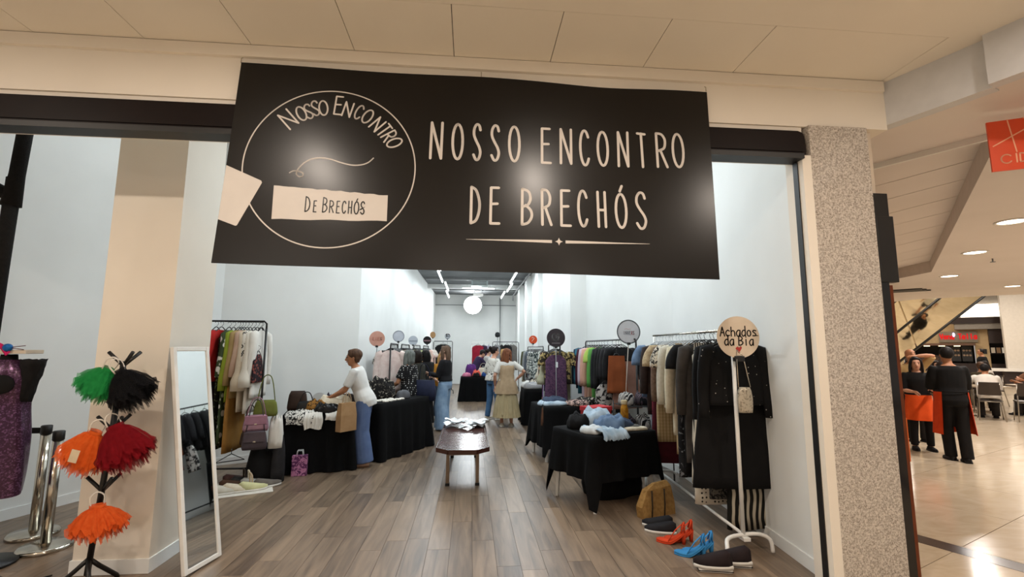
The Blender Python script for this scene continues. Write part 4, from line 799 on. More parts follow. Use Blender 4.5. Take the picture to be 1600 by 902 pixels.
# --- second right table (far) and jeans table (near)
table('far white table under black cloth before the right rack of blouses', (1.48, 7.3, 0), R(8), .9, .75, .76); tablecloth('tablecloth', 'black cloth on the far right table with folded jeans', (1.48, 7.3, 0), R(8), .93, .78, .765, .20, M_cloth, 21, .02, .14)
for i, (x, y, w, d, h, m, lb) in enumerate(((1.22, 7.12, .42, .34, .06, denimL, 'light blue folded jeans at the left of the far right table'), (1.26, 7.18, .36, .3, .1, denimD, 'dark folded jeans under the light ones on the far right table'), (1.62, 7.08, .34, .3, .07, C('dusky_print', '2a2224', 'b79a90', 'splash', scale=18), 'dusky pink printed top folded on the far right table'), (1.78, 7.25, .3, .3, .09, C('black_cream_print', '1a1817', 'cfc4b4', 'splash', scale=16, thr=.6), 'black and cream garment at the right of the far right table'))):
    heap('folded_garment', lb, 'folded garment', (x, y, .772), (w, d, h), m, R(15 * i), 80 + i, lump=.25)
garment('hanging_scarf', C('brown_scarf', '6a4a36', '583b2a'), (1.06, 6.93, .86), 8, 'brown scarf hanging over the left edge of the far right table', .26, W=.06, th=.03, neck=.02, cat='scarf')
table('white plastic table under black cloth with denim shorts', (1.47, 5.22, 0), R(24), .84, .72, .73)
tablecloth('tablecloth', 'black cloth on the white plastic table of denim shorts', (1.47, 5.22, 0), R(24), .87, .75, .735, .30, M_cloth, 23, .02, .27)
MB_box = heap('black_crate', 'black bag stowed under the table of denim shorts', 'bag', (1.62, 5.42, 0), (.6, .42, .42), blk, R(20), 90, lump=.08, sharp=5)
def J(x, y, z=.742): c, s_ = math.cos(R(24)), math.sin(R(24)); return (1.47 + c * x - s_ * y, 5.22 + s_ * x + c * y, z)
drape('denim_shorts', 'light blue frayed denim shorts falling over the edge of the near table', 'shorts', J(-.16, -.37), R(24), .34, .30, .07, denimL, 3, 'denim shorts on the near table', .035, True)
heap('denim_shorts', 'mid blue denim shorts in the middle of the near table', 'shorts', J(.02, -.1), (.36, .3, .12), denim, R(40), 91, 'denim shorts on the near table')
heap('denim_shorts', 'pale washed denim shorts at the back of the near table', 'shorts', J(-.02, .08), (.34, .26, .17), denimL, R(10), 92, 'denim shorts on the near table')
heap('denim_shorts', 'dark blue denim shorts at the right of the pile on the near table', 'shorts', J(.14, -.1), (.26, .3, .09), denimD, R(30), 93, 'denim shorts on the near table')
heap('denim_shorts', 'white frayed shorts at the left end of the near table', 'shorts', J(-.3, -.18), (.22, .22, .06), C('white_denim', 'd0d3d3', 'c0c4c6'), R(60), 94, 'denim shorts on the near table')
heap('folded_trousers', 'grey folded trousers under the right end of the denim pile', 'trousers', J(.18, -.2), (.3, .14, .05), C('grey_twill', '6b6a66', '5c5b57'), R(12), 95, lump=.1)
heap('folded_trousers', 'cream folded trousers under the grey ones', 'trousers', J(.2, -.26), (.3, .12, .035), crm, R(12), 96, lump=.1)
heap('crumpled_shirt', 'black crumpled shirt behind the white frayed shorts', 'shirt', J(-.24, .12), (.26, .22, .13), blk, 0, 97)
t = thing('red_box', 'red cardboard box at the back of the near table', 'box', J(.12, .27), R(28))
MB().box(-.15, .15, -.1, .1, 0, .16, .004).build('body', C('red_card', 'a32c2d', '962526'), t, False); MB().box(-.158, .158, -.108, .108, .15, .20, .005).build('lid', C('red_card_lid', 'b3343a', 'a62c32'), t, False)
t = thing('juice_bottle', 'yellow bottle with a cream cap on the near table', 'bottle', J(.33, .02))
MB().lathe([(.002, 0), (.042, .002), (.045, .02), (.045, .17), (.040, .2), (.033, .225), (.033, .235)], n=20).build('body', C('amber_label', 'b8801f', '9a6414', 'splash', scale=12, rough=.35), t); MB().lathe([(.035, .235), (.036, .24), (.036, .275), (.034, .28), (.002, .28)], n=20).build('cap', C('cream_cap', 'cdbb95', 'bfad87'), t)
# --- near right rack
nr = thing('garment_rack', 'white tubular garment rack of mixed clothes at the right front', 'clothes rack', (2.22, 3.79, 0))
MB().tube([(0.02, 0.03, 1.77), (.06, 1.95, 1.77)], .0125, 8).build('top_rail', M_chrome, nr)
for y, x in ((0, -.03), (1.97, .08)):
    MB().tube([(x, y, .135), (x + .0, y + .01, 1.775)], .016, 10).build('post', M_whitemetal, nr)
    MB().tube(smooth_curve([(x - .22, y - .16, .012), (x - .215, y - .14, .1), (x - .16, y - .06, .138), (x, y, .14), (x + .14, y - .0, .138), (x + .21, y - .02, .1), (x + .22, y - .03, .012)], 4), .0155, 10).build('foot', M_whitemetal, nr)
MB().tube([(-.03, 0, .14), (.08, 1.97, .14)], .013, 8).build('low_rail', M_whitemetal, nr)
MB().box(-.055, .0, -.05, .05, .105, .13).build('bracket', M_whiteplast, nr, False)
gdk = 'clothes on the white right-hand rack'
NR = [('hanging_jacket', denim, 'blue denim jacket with ragged hem at the far end of the white rack', .62, 'short', 0, 5.62, {}), ('hanging_trousers', denimL, 'light blue jeans under the denim jacket on the white rack', 1.0, None, 0, 5.52, dict(W=.3)),
      ('hanging_dress', C('dark_brown_knit', '3a2e2a', '2d2320', scale=22), 'dark brown long cardigan on the white rack', .8, 'long', .5, 5.42, {}), ('hanging_dress', C('crimson_leopard', '8c2433', '31101a', 'leopard', scale=24), 'crimson animal print long dress low on the white rack', 1.28, None, 0, 5.32, {}),
      ('hanging_jacket', beige, 'beige tweed short-sleeved top on the white rack', .5, 'short', 0, 5.20, {}), ('hanging_dress', C('beige_check', 'bda782', '9c855f', 'plaid', scale=9), 'beige checked dress below the tweed top', 1.05, None, 0, 5.14, {}),
      ('hanging_dress', C('maroon_velvet', '551523', '44101b'), 'maroon velvet long dress on the white rack', 1.3, None, 0, 5.25, {}), ('hanging_shirt', C('brown_lace', '7c6453', '5d493b', scale=34, bump=.4), 'brown lace blouse with hanging sleeves on the white rack', .6, 'long', .55, 5.04, {}),
      ('hanging_shirt', C('black_cream_leaf', 'd3cab8', '252120', 'splash', scale=20), 'cream blouse with black leaf collar on the white rack', .5, 'short', 0, 4.96, {}), ('hanging_jacket', C('white_knit', 'd6cfbf', 'c8c1b0', scale=36, bump=.4), 'white knitted cardigan with long sleeves on the white rack', .66, 'long', .56, 4.88, {}),
      ('hanging_trousers', C('sand_linen', 'c8ae86', 'b99f77'), 'sand linen trousers hanging low on the white rack', 1.12, None, 0, 4.80, dict(W=.3)), ('hanging_jacket', C('cream_cardigan', 'dacfb6', 'ccc1a7', scale=34, bump=.3), 'cream long cardigan next to the black clothes on the white rack', .9, 'long', .62, 4.70, {}),
      ('hanging_dress', C('charcoal_flower', '1e1f22', '8c9097', 'splash', scale=12, thr=.6), 'charcoal flowered long dress on the white rack', 1.28, None, 0, 4.62, {}), ('hanging_shirt', blk2, 'black knitted short-sleeved top on the white rack', .52, 'short', 0, 4.52, {}),
      ('hanging_dress', C('black_wide_dress', '080708', '0c0b0c'), 'plain black long dress in the middle of the white rack', 1.2, None, 0, 4.46, {}), ('hanging_dress', C('grey_organza', '4b4643', '3b3734'), 'grey sheer long tunic on the white rack', 1.1, 'long', .6, 4.38, {}),
      ('hanging_skirt', C('black_white_stripe', 'bdb6a8', '15130f', 'stripes', scale=14), 'black and white striped skirt on the white rack', 1.26, None, 0, 4.30, dict(flare=1.2)), ('hanging_dress', C('polka_dot_white', 'cfc6b4', '1c1a18', 'dots', scale=26, thr=.25), 'white polka dot long dress hanging lowest on the white rack', 1.42, None, 0, 4.24, dict(flare=1.15)),
      ('hanging_skirt', C('black_lace', '1b1a1a', '5b564f', 'splash', scale=22), 'black lace skirt beneath the striped one', 1.36, None, 0, 4.16, dict(W=.3)), ('hanging_coat', C('black_coat', '080708', '0c0b0c'), 'black long coat behind the dotted blouse on the white rack', 1.2, 'long', .6, 4.10, dict(flare=1.1)),
      ('hanging_dress', C('black_long_dress', '070607', '0b0a0b'), 'black flared long dress under the dotted blouse', 1.22, None, 0, 4.00, dict(flare=1.35, W=.52)), ('hanging_shirt', C('black_silver_dots', '080708', 'b9b4ac', 'specks', scale=24), 'black blouse with tiny silver dots at the near end of the white rack', .52, 'long', .56, 3.92, dict(W=.50, th=.12))]
for k, m, lb, L_, sl, sn, y, kw in NR:
    a = dict(W=.44, th=.065); a.update(kw)
    garment(k, m, (2.24 + (y - 3.8) * .02 + (.0 if y > 4.3 else .02), y, 1.755), 91, lb, L_, sl=sl, slen=sn or .5, group=gdk, hang=M_hangw if y > 4.6 else M_hang, sway=random.uniform(-7, 5), **a)
garment('hanging_dress', C('zebra_print', '15130f', 'b3aa97', 'zebra', scale=5, thr=.55), (2.42, 4.08, 1.755), 91, 'black and white zebra striped long dress against the right wall', 1.58, W=.28, th=.06, flare=1.5, group=gdk)
a1 = MB(); word(a1, 'Achados', -.145, .045, .036, .007, .075, .0095); a2 = MB(); word(a2, 'da', -.115, -.03, .036, .007, .075, .0095); a4 = MB(); word(a4, 'Bia', .0, -.03, .036, .007, .075, .0095); a3 = MB(); strokes(a3, [[(.13, .012), (.16, .012)]], .006)
ht = MB(); strokes(ht, [[(.03, -.085), (.018, -.075), (.004, -.088), (.026, -.125), (.05, -.082), (.044, -.072), (.03, -.085)]], .006); ht.add([(.03, -.087, 0), (.016, -.078, 0), (.006, -.09, 0), (.026, -.122, 0), (.048, -.084, 0), (.042, -.076, 0)], [tuple(range(6))])
for v in ht.v: v.x -= .028; v.y += -.005
sg = disc_sign('cream round sign with black handwriting and a small red heart', (2.205, 3.735, 1.705), .172, C('cream_board', 'd8c7b2', 'cebda8'), art=[('handwriting', a1, C('marker_black', '14100f')), ('handwriting', a2, C('marker_black', '14100f')), ('handwriting', a4, C('marker_black', '14100f')), ('handwriting', a3, C('marker_black', '14100f')), ('heart', ht, C('marker_red', 'b5403c'))], rz=R(-8))
MB().box(-.04, .04, -.015, .03, -.2, -.155, .004).build('clamp', M_black, sg, False)
# small evening bag hanging on the near post
t = thing('beaded_bag', 'small silver beaded bag hanging on the white post', 'handbag', (2.215, 3.73, 1.10))
rings = []
for j in range(8):
    q = j / 7; hw = .062 * (0.55 + .45 * math.sin(math.pi * min(1, .25 + q * .6))) * (1.05 if q < .9 else .9); rings.append([(hw * math.cos(a), .028 * math.sin(a) - .03, q * .2) for a in [2 * math.pi * i / 16 for i in range(16)]])
MB().loft(rings).build('body', C('silver_beads', 'b7ad9b', '6f675b', 'sequin', scale=90, rough=.35, metal=.4, bump=.5), t)
MB().tube([(-.05, -.03, .2), (-.035, 0, .45), (-.03, .0, .5), (.02, 0, .45), (.05, -.03, .2)], .004, 5).build('chain', M_chrome, t)
# shoes and bags on the floor under the rack
t = thing('straw_bag', 'folded straw tote bag with dark stripes on the floor by the white rack', 'bag', (1.83, 4.68, 0), R(22))
MB().loft([[(-.2, -.05, 0), (.2, -.05, 0), (.2, .05, 0), (-.2, .05, 0)], [(-.21, -.035, .1), (.21, -.035, .1), (.21, .05, .1), (-.21, .05, .1)], [(-.12, -.01, .24), (.19, -.01, .26), (.19, .06, .26), (-.12, .06, .24)], [(.0, .02, .29), (.17, .02, .30), (.17, .05, .30), (.0, .05, .29)]]).build('body', C('woven_straw', 'a07c48', '836235', scale=30, bump=.5), t, False)
for x in (-.09, .07): MB().tube([(x - .02, -.058, .0), (x, -.047, .1), (x + .02, -.022, .24)], .007, 5).build('stripe', C('dark_stripe', '2e2519'), t)
shoe('canvas_sneaker', 'black sneaker with white sole, far one, before the straw bag', (1.74, 4.40, 0), R(72), C('black_canvas', '17171a', '202024'), sol_w, .27, hi=.1); shoe('canvas_sneaker', 'black sneaker with white sole, near one, before the straw bag', (1.71, 4.26, 0), R(72), C('black_canvas', '17171a', '202024'), sol_w, .27, hi=.1)
orc = C('orange_suede', 'c9421f', 'b83818'); blc = C('sky_blue_suede', '3a86bd', '2f77ad')
for (x, y), m, cn in (((1.70, 4.05), orc, 'orange'), ((1.745, 3.80), blc, 'sky blue')):
    for q in (0, 1):
        t = shoe('high_heel', '%s high heeled shoe, %s of the pair' % (cn, ('right', 'left')[q]), (x + .085 * q, y + .04 * q - .02, 0), R(66 + 8 * q), m, m, .225, .085, True, kind='shoe', w=.08, hi=.06)
        MB().tube([(-.03, -.075, .10), (-.028, -.09, .155), (0, -.1, .17), (.028, -.09, .155), (.03, -.075, .10)], [(.012, .006)] * 5, 6).build('ankle_strap', m, t)
        MB().tube([(0, -.1, .095), (0, -.105, .165)], [(.026, .008), (.02, .006)], 8).build('heel_cup', m, t); MB().tube([(-.036, .03, .02), (-.02, -.03, .11), (0, -.08, .155)], [(.012, .004)] * 3, 6).build('cross_strap', m, t)
for q, (x, y) in enumerate(((1.80, 3.52), (1.98, 3.58))):
    t = shoe('platform_shoe', 'dark maroon platform shoe at the foot of the white rack, %s one' % ('left', 'right')[q], (x, y, .03), R(78), C('dark_maroon_suede', '241a1b', '1c1415'), sol_w, .27, hi=.12, w=.095)
    MB().box(-.042, .042, -.12, .12, -.03, .0, .012).build('platform', sol_w, t, False); MB().box(-.044, .044, -.122, .122, -.019, -.013, .002).build('sole_line', C('marker_black', '14100f'), t, False)
# ---------------------------------------------------------------- window bay at the left
t = thing('cheval_mirror', 'tall narrow white framed mirror leaning on the column', 'mirror')
b0, b1, t0 = Vector((-1.975, 3.69, .012)), Vector((-1.90, 4.035, .012)), Vector((-2.215, 3.80, 1.60))
ux = (b1 - b0).normalized(); uz = (t0 - b0); uz = (uz - ux * uz.dot(ux)); Hm = uz.length; uz.normalize(); uy = uz.cross(ux)
MM = Matrix((ux, uy, uz)).transposed().to_4x4(); MM.translation = b0; t.matrix_world = MM; Wm = .352; fr = .032
for x0, x1, z0, z1 in ((0, fr, 0, Hm), (Wm - fr, Wm, 0, Hm), (fr, Wm - fr, 0, fr), (fr, Wm - fr, Hm - fr, Hm)): MB().box(x0, x1, -.022, .008, z0, z1, .004).build('frame_bar', M_whitemetal, t, False)
MB().box(fr - .002, Wm - fr + .002, -.014, -.010, fr - .002, Hm - fr + .002).build('glass', mat('mirror_glass', 'e8ecec', pat='flat', rough=.02, metal=1.0), t, False)
MB().box(0.004, Wm - .004, .006, .012, 0.004, Hm - .004).build('backing', C('backing_board', '8a7a66'), t, False)
def stanchion(label, x, y):
    t = thing('barrier_post', label, 'barrier post', (x, y, 0))
    MB().lathe([(.002, 0), (.175, 0), (.175, .022), (.16, .034), (.05, .045), (.03, .05), (.002, .05)], n=36).build('base', M_chrome, t); MB().lathe([(.036, .045), (.036, .84), (.002, .84)], n=20).build('post', M_chrome, t)
    MB().lathe([(.036, .84), (.04, .842), (.04, .91), (.034, .915), (.002, .915)], n=20).build('belt_head', M_black, t); return t
stanchion('chrome barrier post with black head nearer the tutu stand', -3.36, 4.30); stanchion('chrome barrier post with black head behind the purple dress', -3.70, 4.60)
tag(MB().box(-4.15, -3.72, 4.595, 4.60, .845, .895).build('barrier_belt', blk, None, False), 'black barrier belt running left from the rear chrome post', 'belt')
# tutu stand
ts = thing('tutu_stand', 'black branching coat stand holding children\'s tutus', 'coat stand', (-2.51, 3.57, 0))
MB().tube([(0, 0, .10), (.045, 0, .8), (0.085, 0, 1.50)], .018, 10).build('trunk', M_blackmetal, ts)
for a in (70, 190, 310): MB().tube([(0, 0, .20), (.07 * math.cos(R(a)), .07 * math.sin(R(a)), .13), (.19 * math.cos(R(a)), .19 * math.sin(R(a)), .02), (.2 * math.cos(R(a)), .2 * math.sin(R(a)), .0)], .015, 8).build('foot', M_blackmetal, ts)
for z in (.66, 1.06, 1.50):
    for a in (185, 330, 60): MB().tube([(z * .057, 0, z - .03), (z * .057 + .10 * math.cos(R(a)), .10 * math.sin(R(a)), z + .065)], .012, 8).build('branch', M_blackmetal, ts)
def tutu(label, loc, tilt, r, h, m, seed, waist=.07):
    rnd = random.Random(seed); t = thing('tutu', label, 'tutu', loc, rnd.random() * 6); t.rotation_euler = (tilt[0], tilt[1], 0)
    for L_ in range(7):
        mb = MB(); n = 120; rings = []; ph = rnd.random() * 6; hh = h * (0.72 + .28 * L_ / 5); rr = r * (1.05 - .10 * L_); k = rnd.choice((13, 15, 17))
        for j in range(7):
            q = j / 6; ring = []
            for i in range(n):
                a = 2 * math.pi * i / n; f = q * (.06 * math.sin(k * a + ph) + .05 * math.sin(7 * a + ph * 2) + .05 * math.sin(31 * a + ph) + (.10 * rnd.random() if j > 3 else .03 * rnd.random())); rad = waist + (rr - waist) * q ** .8 * (1 + f)
                ring.append((rad * math.cos(a), rad * math.sin(a) * .62, -hh * q ** 1.2 + .02 * q * math.sin(k * a + ph + 1.2) + .02 * q * math.sin(5 * a + ph) + .03 * q * (rnd.random() - .5)))
            rings.append(ring)
        mb.loft(rings, cap=False).build('tulle_layer', m, t)
    MB().lathe([(waist + .004, -.02), (waist + .006, 0), (waist + .004, .02), (waist - .004, .02), (waist - .004, -.02), (waist + .004, -.02)], n=24, cap=False).xf(Matrix.Diagonal((1, .62, 1, 1))).build('waistband', m, t)
    MB().tube(smooth_curve([(-waist * .6, -.02, .0), (-.03, -.02, .07), (0, 0, .10), (.03, .02, .07), (waist * .6, .02, .0)], 3), [(.006, .002)] * 13, 5).build('ribbon', C('white_ribbon', 'd3cbc0'), t)
    return t
T_ = lambda n, a, b2: mat(n, a, b2, 'plain', .95, scale=40, spec=.1, alpha=.62)
bx, by = -2.42, 3.57
tutu('green tutu on the top branch of the black stand', (bx - .085, by - .03, 1.44), (R(6), R(28), 0), .14, .20, T_('green_tulle', '1d7a3c', '27924a'), 1, .035)
tutu('black tutu on the top branch of the black stand', (bx + .035, by - .08, 1.43), (R(6), R(-30), 0), .15, .25, T_('black_tulle', '0d0d0e', '19191b'), 2, .035)
tutu('orange tutu with a paper tag on the middle branch', (bx - .10, by - .06, 1.02), (R(5), R(22), 0), .15, .25, T_('orange_tulle', 'd4551c', 'e5692c'), 3, .04)
tutu('dark red tutu on the middle branch of the stand', (bx + .035, by - .07, 1.06), (R(5), R(-24), 0), .17, .28, T_('crimson_tulle', '6e0d16', '84131d'), 4, .05)
tutu('orange tutu lowest on the black stand', (bx - .035, by - .05, .54), (R(4), R(-6), 0), .165, .18, T_('orange_tulle_low', 'd4521e', 'e2662e'), 5, .045)
tag(MB().box(-.026, .026, -.001, .001, -.04, .04).build('paper_tag', C('kraft_tag', 'cdbca0'), None, False, (bx - .115, by - .19, .90), (0, R(14), 0)), 'plain paper tag hanging on the upper orange tutu', 'tag')
# purple sequinned dress on a dress form
df = thing('dress_form', 'black dress form with a white cap behind the sequinned dress', 'dress form', (-3.55, 4.0, 0))
def tor(k): return [[(rx * k * math.cos(a), ry * k * math.sin(a), z) for a in [2 * math.pi * i / 24 for i in range(24)]] for rx, ry, z in ((.15, .11, .72), (.165, .125, .85), (.125, .095, 1.05), (.155, .12, 1.25), (.17, .11, 1.36), (.13, .08, 1.45), (.055, .05, 1.49), (.05, .045, 1.54))]
MB().loft(tor(1)).build('torso', blk, df); MB().lathe([(.2, 0), (.2, .02), (.02, .03), (.02, .73)], n=24).build('stand', M_blackmetal, df)
MB().box(-.10, .17, -.07, .09, 1.545, 1.575, .004).build('cap', C('cap_board', 'cdc2b2', 'c0b5a5'), df, False)
sd = thing('sequin_dress', 'purple sequinned dress with a black keyhole front at the left edge', 'dress', (-3.55, 4.0, 0)); rings = []
for j in range(16):
    q = j / 15; z = 1.50 - q * 1.0; rx = [.09, .17, .185, .18, .17, .165, .17, .18, .19, .195, .198, .2, .2, .2, .198, .195][j]; ry = [.07, .12, .135, .135, .125, .12, .125, .13, .135, .138, .14, .14, .14, .138, .135, .13][j]
    rings.append([((rx + .008 * math.sin(6 * a + z * 4)) * math.cos(a), (ry + .008 * math.sin(6 * a + z * 4)) * math.sin(a), z + .01 * math.sin(3 * a) * q) for a in [2 * math.pi * i / 36 for i in range(36)]])
MB().loft(rings, cap=False).build('skirt', mat('purple_sequins', '3c1f38', '7c5680', 'sequin', .28, .45, 110, bump=.5), sd)
MB().lathe([(.002, .0), (.055, -.004), (.075, -.02), (.07, -.03)], n=28).xf(Matrix.Translation((.085, -.122, 1.32)) @ Matrix.Rotation(R(24), 4, 'Z') @ Matrix.Rotation(R(90), 4, 'X') @ Matrix.Diagonal((1, .95, -1, 1))).build('keyhole', blk, sd)
rf = MB(); rg = []
for j in range(9):
    q = j / 8; rg.append([(.15 + (.075 - .05 * q + .012 * math.sin(i * 2.1 + j * 1.3)) * math.cos(2 * math.pi * i / 18) + .03 * (1 - q), (.08 - .03 * q) * math.sin(2 * math.pi * i / 18), 1.50 - .32 * q + .008 * math.sin(i * 1.7)) for i in range(18)])
rf.loft(rg).build('ruffle_sleeve', blk2, sd)
rb = thing('ribbon_hairpiece', 'pink ribbon bow with a blue flower on top of the dress form', 'hairpiece', (-3.55, 4.0, 1.577))
pk = C('hot_pink_ribbon', 'c01f62', 'ad1855')
MB().tube(smooth_curve([(-.12, -.08, -.02), (-.06, -.08, .03), (-.01, -.08, .035), (.04, -.08, 0.0), (.07, -.09, -.03)], 4), [(.016, .003)] * 17, 6).build('ribbon', pk, rb); MB().tube(smooth_curve([(-.12, -.08, -.05), (-.05, -.085, .02), (.0, -.08, .02), (.06, -.09, -.04)], 4), [(.012, .003)] * 13, 6).build('ribbon', pk, rb)
MB().ball((.055, -.085, .015), (.034, .026, .03)).build('blue_flower', C('blue_foil', '1c6fb5', '0f4f93', rough=.3, metal=.3), rb)
for z, x in ((.03, .17), (.0, .16)): MB().tube([(.06, -.085, .015), (x, -.075, z)], .003, 5).build('stick', C('dark_red_stick', '5e2320'), rb)
pl = thing('padded_pole', 'thick black vertical pole below the header at the far left', 'pole', (-3.70, 4.0, 0))
MB().tube([(0, 0, 0), (0, 0, 1.2), (.0, 0, 2.2), (.005, 0, 2.95)], [(.045, .045), (.045, .045), (.048, .048), (.05, .05)], 14).build('shaft', C('black_felt', '0d0c0b', '161413', scale=40, bump=.5, rough=.95), pl); MB().tube([(.005, 0, 2.72), (.02, 0, 2.98), (.045, 0, 3.6)], [(.07, .06), (.05, .05), (.05, .05)], 14).build('upper_shaft', MATS['black_felt'], pl); MB().tube([(-.16, 0, 2.88), (0, 0, 2.80)], .05, 10).build('knuckle', MATS['black_felt'], pl)
tag(MB().box(-4.25, -3.93, 3.92, 3.98, 0, 3.3).build('shutter_guide', C('dark_taupe_metal', '4a3f3b', '3f3531', rough=.5), None, False), 'dark taupe shutter guide at the left edge', 'guide')
for i, pts in enumerate((((-3.9, 4.05), (-3.5, 3.95), (-3.2, 3.78), (-3.0, 3.72), (-2.9, 3.8)), ((-4.0, 3.9), (-3.6, 3.78), (-3.35, 3.62), (-3.1, 3.55)), ((-3.45, 4.4), (-3.2, 4.55), (-3.0, 4.62), (-2.82, 4.7)))):
    tag(MB().tube([(p.x, p.y, .008) for p in smooth_curve(pts, 5)], .006, 6).build('floor_cable', M_black), ('black cable curving on the floor towards the tutu stand', 'black cable nearest the viewer on the left floor', 'black cable behind the barrier posts')[i], 'cable')
# ---------------------------------------------------------------- people
def ik(a, b, l1, l2, pole):
    d = b - a; L_ = min(d.length, (l1 + l2) * .999); dn = d.normalized(); b2 = a + dn * L_
    x = (l1 * l1 - l2 * l2 + L_ * L_) / (2 * L_); h = math.sqrt(max(0, l1 * l1 - x * x)); p = Vector(pole); p = (p - dn * p.dot(dn)); p = p.normalized() if p.length > 1e-6 else dn.orthogonal().normalized()
    return a + dn * x + p * h, b2
HAND = {}
def hand_mesh(curl):
    """right hand: fingers along +Y, palm facing -Z, thumb towards -X"""
    if curl in HAND: return HAND[curl]
    mb = MB(); mb.tube([(0, -.02, 0), (0, 0, 0), (0, .03, 0), (0, .065, 0), (0, .085, 0)], [(.024, .018), (.028, .017), (.037, .016), (.04, .014), (.034, .011)], 12, ref=(1, 0, 0))
    for x, ln, dy in ((-.030, .068, 0), (-.010, .077, .004), (.010, .072, .003), (.029, .056, -.004)):
        p = Vector((x, .078 + dy, 0)); pts = [p - Vector((0, .02, 0)), p]; a = R(curl * .4)
        for f in (.45, .32, .23): p = p + Vector((0, math.cos(a), -math.sin(a))) * ln * f; pts.append(p.copy()); a += R(curl)
        mb.tube(pts, [.0085, .0088, .0082, .0075, .005], 8)
    a = R(40); mb.tube([(-.018, .012, -.004), (-.04, .03, -.010), (-.055, .055, -.016), (-.06, .078, -.024)], [.013, .0115, .010, .006], 8)
    me = remesh(mb, .005, 2, 'hand'); vs = [v.co.copy() for v in me.vertices]; fs = [tuple(p.vertices) for p in me.polygons]; bpy.data.meshes.remove(me); HAND[curl] = (vs, fs); return HAND[curl]
def person(label, loc, yaw, H, skin, hair, hairc, top, bottom, shoes, lean=0.0, sit=None, hands=None, feet=None, head=(0, 0), male=False, vox=.012, poles=None, curl=28, extra=None, name='person', lipc='8c4a44'):
    """local frame: faces +Y, up Z. top=(material, sleeve end 0..1 along arm, hem height below waist, looseness); bottom=('trousers'|'skirt'|'shorts', material, width, hem height)"""
    t = thing(name, label, 'person', loc, R(yaw)); k = H / 1.65; V = lambda x, y, z: Vector((x, y, z)) * k
    l = R(lean); up = Vector((0, math.sin(l), math.cos(l))); fw = Vector((0, math.cos(l), -math.sin(l))); X = Vector((1, 0, 0))
    ph = V(0, 0, .88) if not sit else Vector((0, 0, sit + .10))
    sp = lambda d, f=0.0: ph + up * (d * k) + fw * (f * k)
    sw = .175 if male else .160; fat = 1.08 if male else 1.0
    # pelvis -> neck rings: distance up, half width, half depth, forward offset
    TR = [(-.10, .135, .105, -.01), (-.02, .165, .118, -.012), (.06, .158, .11, -.005), (.16, .122 + .03 * male, .092, .005), (.26, .138 + .02 * male, .10, .01), (.35, .155 + .015 * male, .112, .012), (.42, .150 + .02 * male, .095, 0), (.475, .095, .065, -.01), (.505, .054, .052, -.005)]
    def torso(mb, d0, d1, grow, loose=0.0, n=20):
        rings = []
        pts = [r for r in TR if d0 - .001 <= r[0] <= d1 + .001]
        for d, hw, hd, f in pts:
            g = grow + loose * (1 if d < .3 else .4); c = sp(d, f); rings.append([c + X * ((hw + g) * k * math.cos(a)) + fw * ((hd + g) * k * math.sin(a)) for a in [2 * math.pi * i / n for i in range(n)]])
        mb.loft(rings)
    neck0, hd_p, hd_y = sp(.48, -.005), R(head[0]), R(head[1])
    hup = (Matrix.Rotation(-hd_p, 3, X) @ up).normalized(); hc = sp(.515) + hup * (.115 * k) + Vector((0, math.cos(l), -math.sin(l))) * (.02 * k)
    hm = Matrix.Rotation(hd_y, 3, Vector((0, 0, 1))) @ Matrix.Rotation(-hd_p - l, 3, X); HM = Matrix.Translation(hc) @ hm.to_4x4() @ Matrix.Scale(k * 1.0, 4)
    sh = [sp(.425) + X * (s_ * sw * k) for s_ in (-1, 1)]; hip = [ph + X * (s_ * .088 * k) for s_ in (-1, 1)]
    hands = hands or [None, None]; feet = feet or [None, None]; arms = []; legs = []
    for i, s_ in enumerate((-1, 1)):
        w = hands[i]; w = sh[i] + Vector((s_ * .07, .05, -.50)) * k if w is None else Vector(w) * k
        e, w = ik(sh[i], w, .275 * k, .245 * k, (poles[i] if poles and poles[i] else (s_ * .5, -1, -.3))); arms.append((sh[i], e, w))
        f = feet[i]; f = V(s_ * .10, .0, .075) if f is None else Vector(f) * k
        kn, f = ik(hip[i], f, .41 * k, .40 * k, (s_ * .1, 1, .3)); legs.append((hip[i], kn, f))
    body = MB(); torso(body, -.2, .6, 0)
    body.tube([sp(.47, -.005), sp(.505), hc - hup * (.05 * k)], [.056 * k * fat, .05 * k * fat, .05 * k * fat], 12)
    hr = [(-.118, .018, .02, .035), (-.108, .036, .036, .03), (-.085, .05, .06, .018), (-.05, .061, .078, .008), (-.01, .068, .089, .002), (.03, .071, .094, -.002), (.065, .066, .088, -.006), (.095, .046, .064, -.008), (.112, .016, .022, -.008)]
    body.loft([[HM @ Vector((rx * math.cos(a), y + ry * math.sin(a), z)) for a in [2 * math.pi * i / 18 for i in range(18)]] for z, rx, ry, y in hr])
    nb = [HM @ Vector(p) for p in ((0, .085, .02), (0, .1, -.015), (0, .108, -.035), (0, .09, -.045))]; body.tube(nb, [.008 * k, .013 * k, .017 * k, .012 * k], 8)
    for s_ in (-1, 1): body.tube([HM @ Vector((s_ * .066, -.005, .02)), HM @ Vector((s_ * .078, -.012, 0)), HM @ Vector((s_ * .07, -.002, -.03))], [.010 * k, .014 * k, .008 * k], 8)
    for (a, e, w) in arms:
        m1 = a.lerp(e, .45); m2 = e.lerp(w, .35); body.tube([a - (e - a) * .12, a, m1, e, m2, w], [.040 * k, .050 * k * fat, .044 * k * fat, .037 * k * fat, .038 * k * fat, .025 * k], 12)
    for (a, e, f) in legs:
        m1 = a.lerp(e, .5); m2 = e.lerp(f, .35); body.tube([a + Vector((0, 0, .03 * k)), a, m1, e, m2, f, f - Vector((0, 0, .03 * k))], [.08 * k, .088 * k, .07 * k, .053 * k, .052 * k, .035 * k, .035 * k], 12)
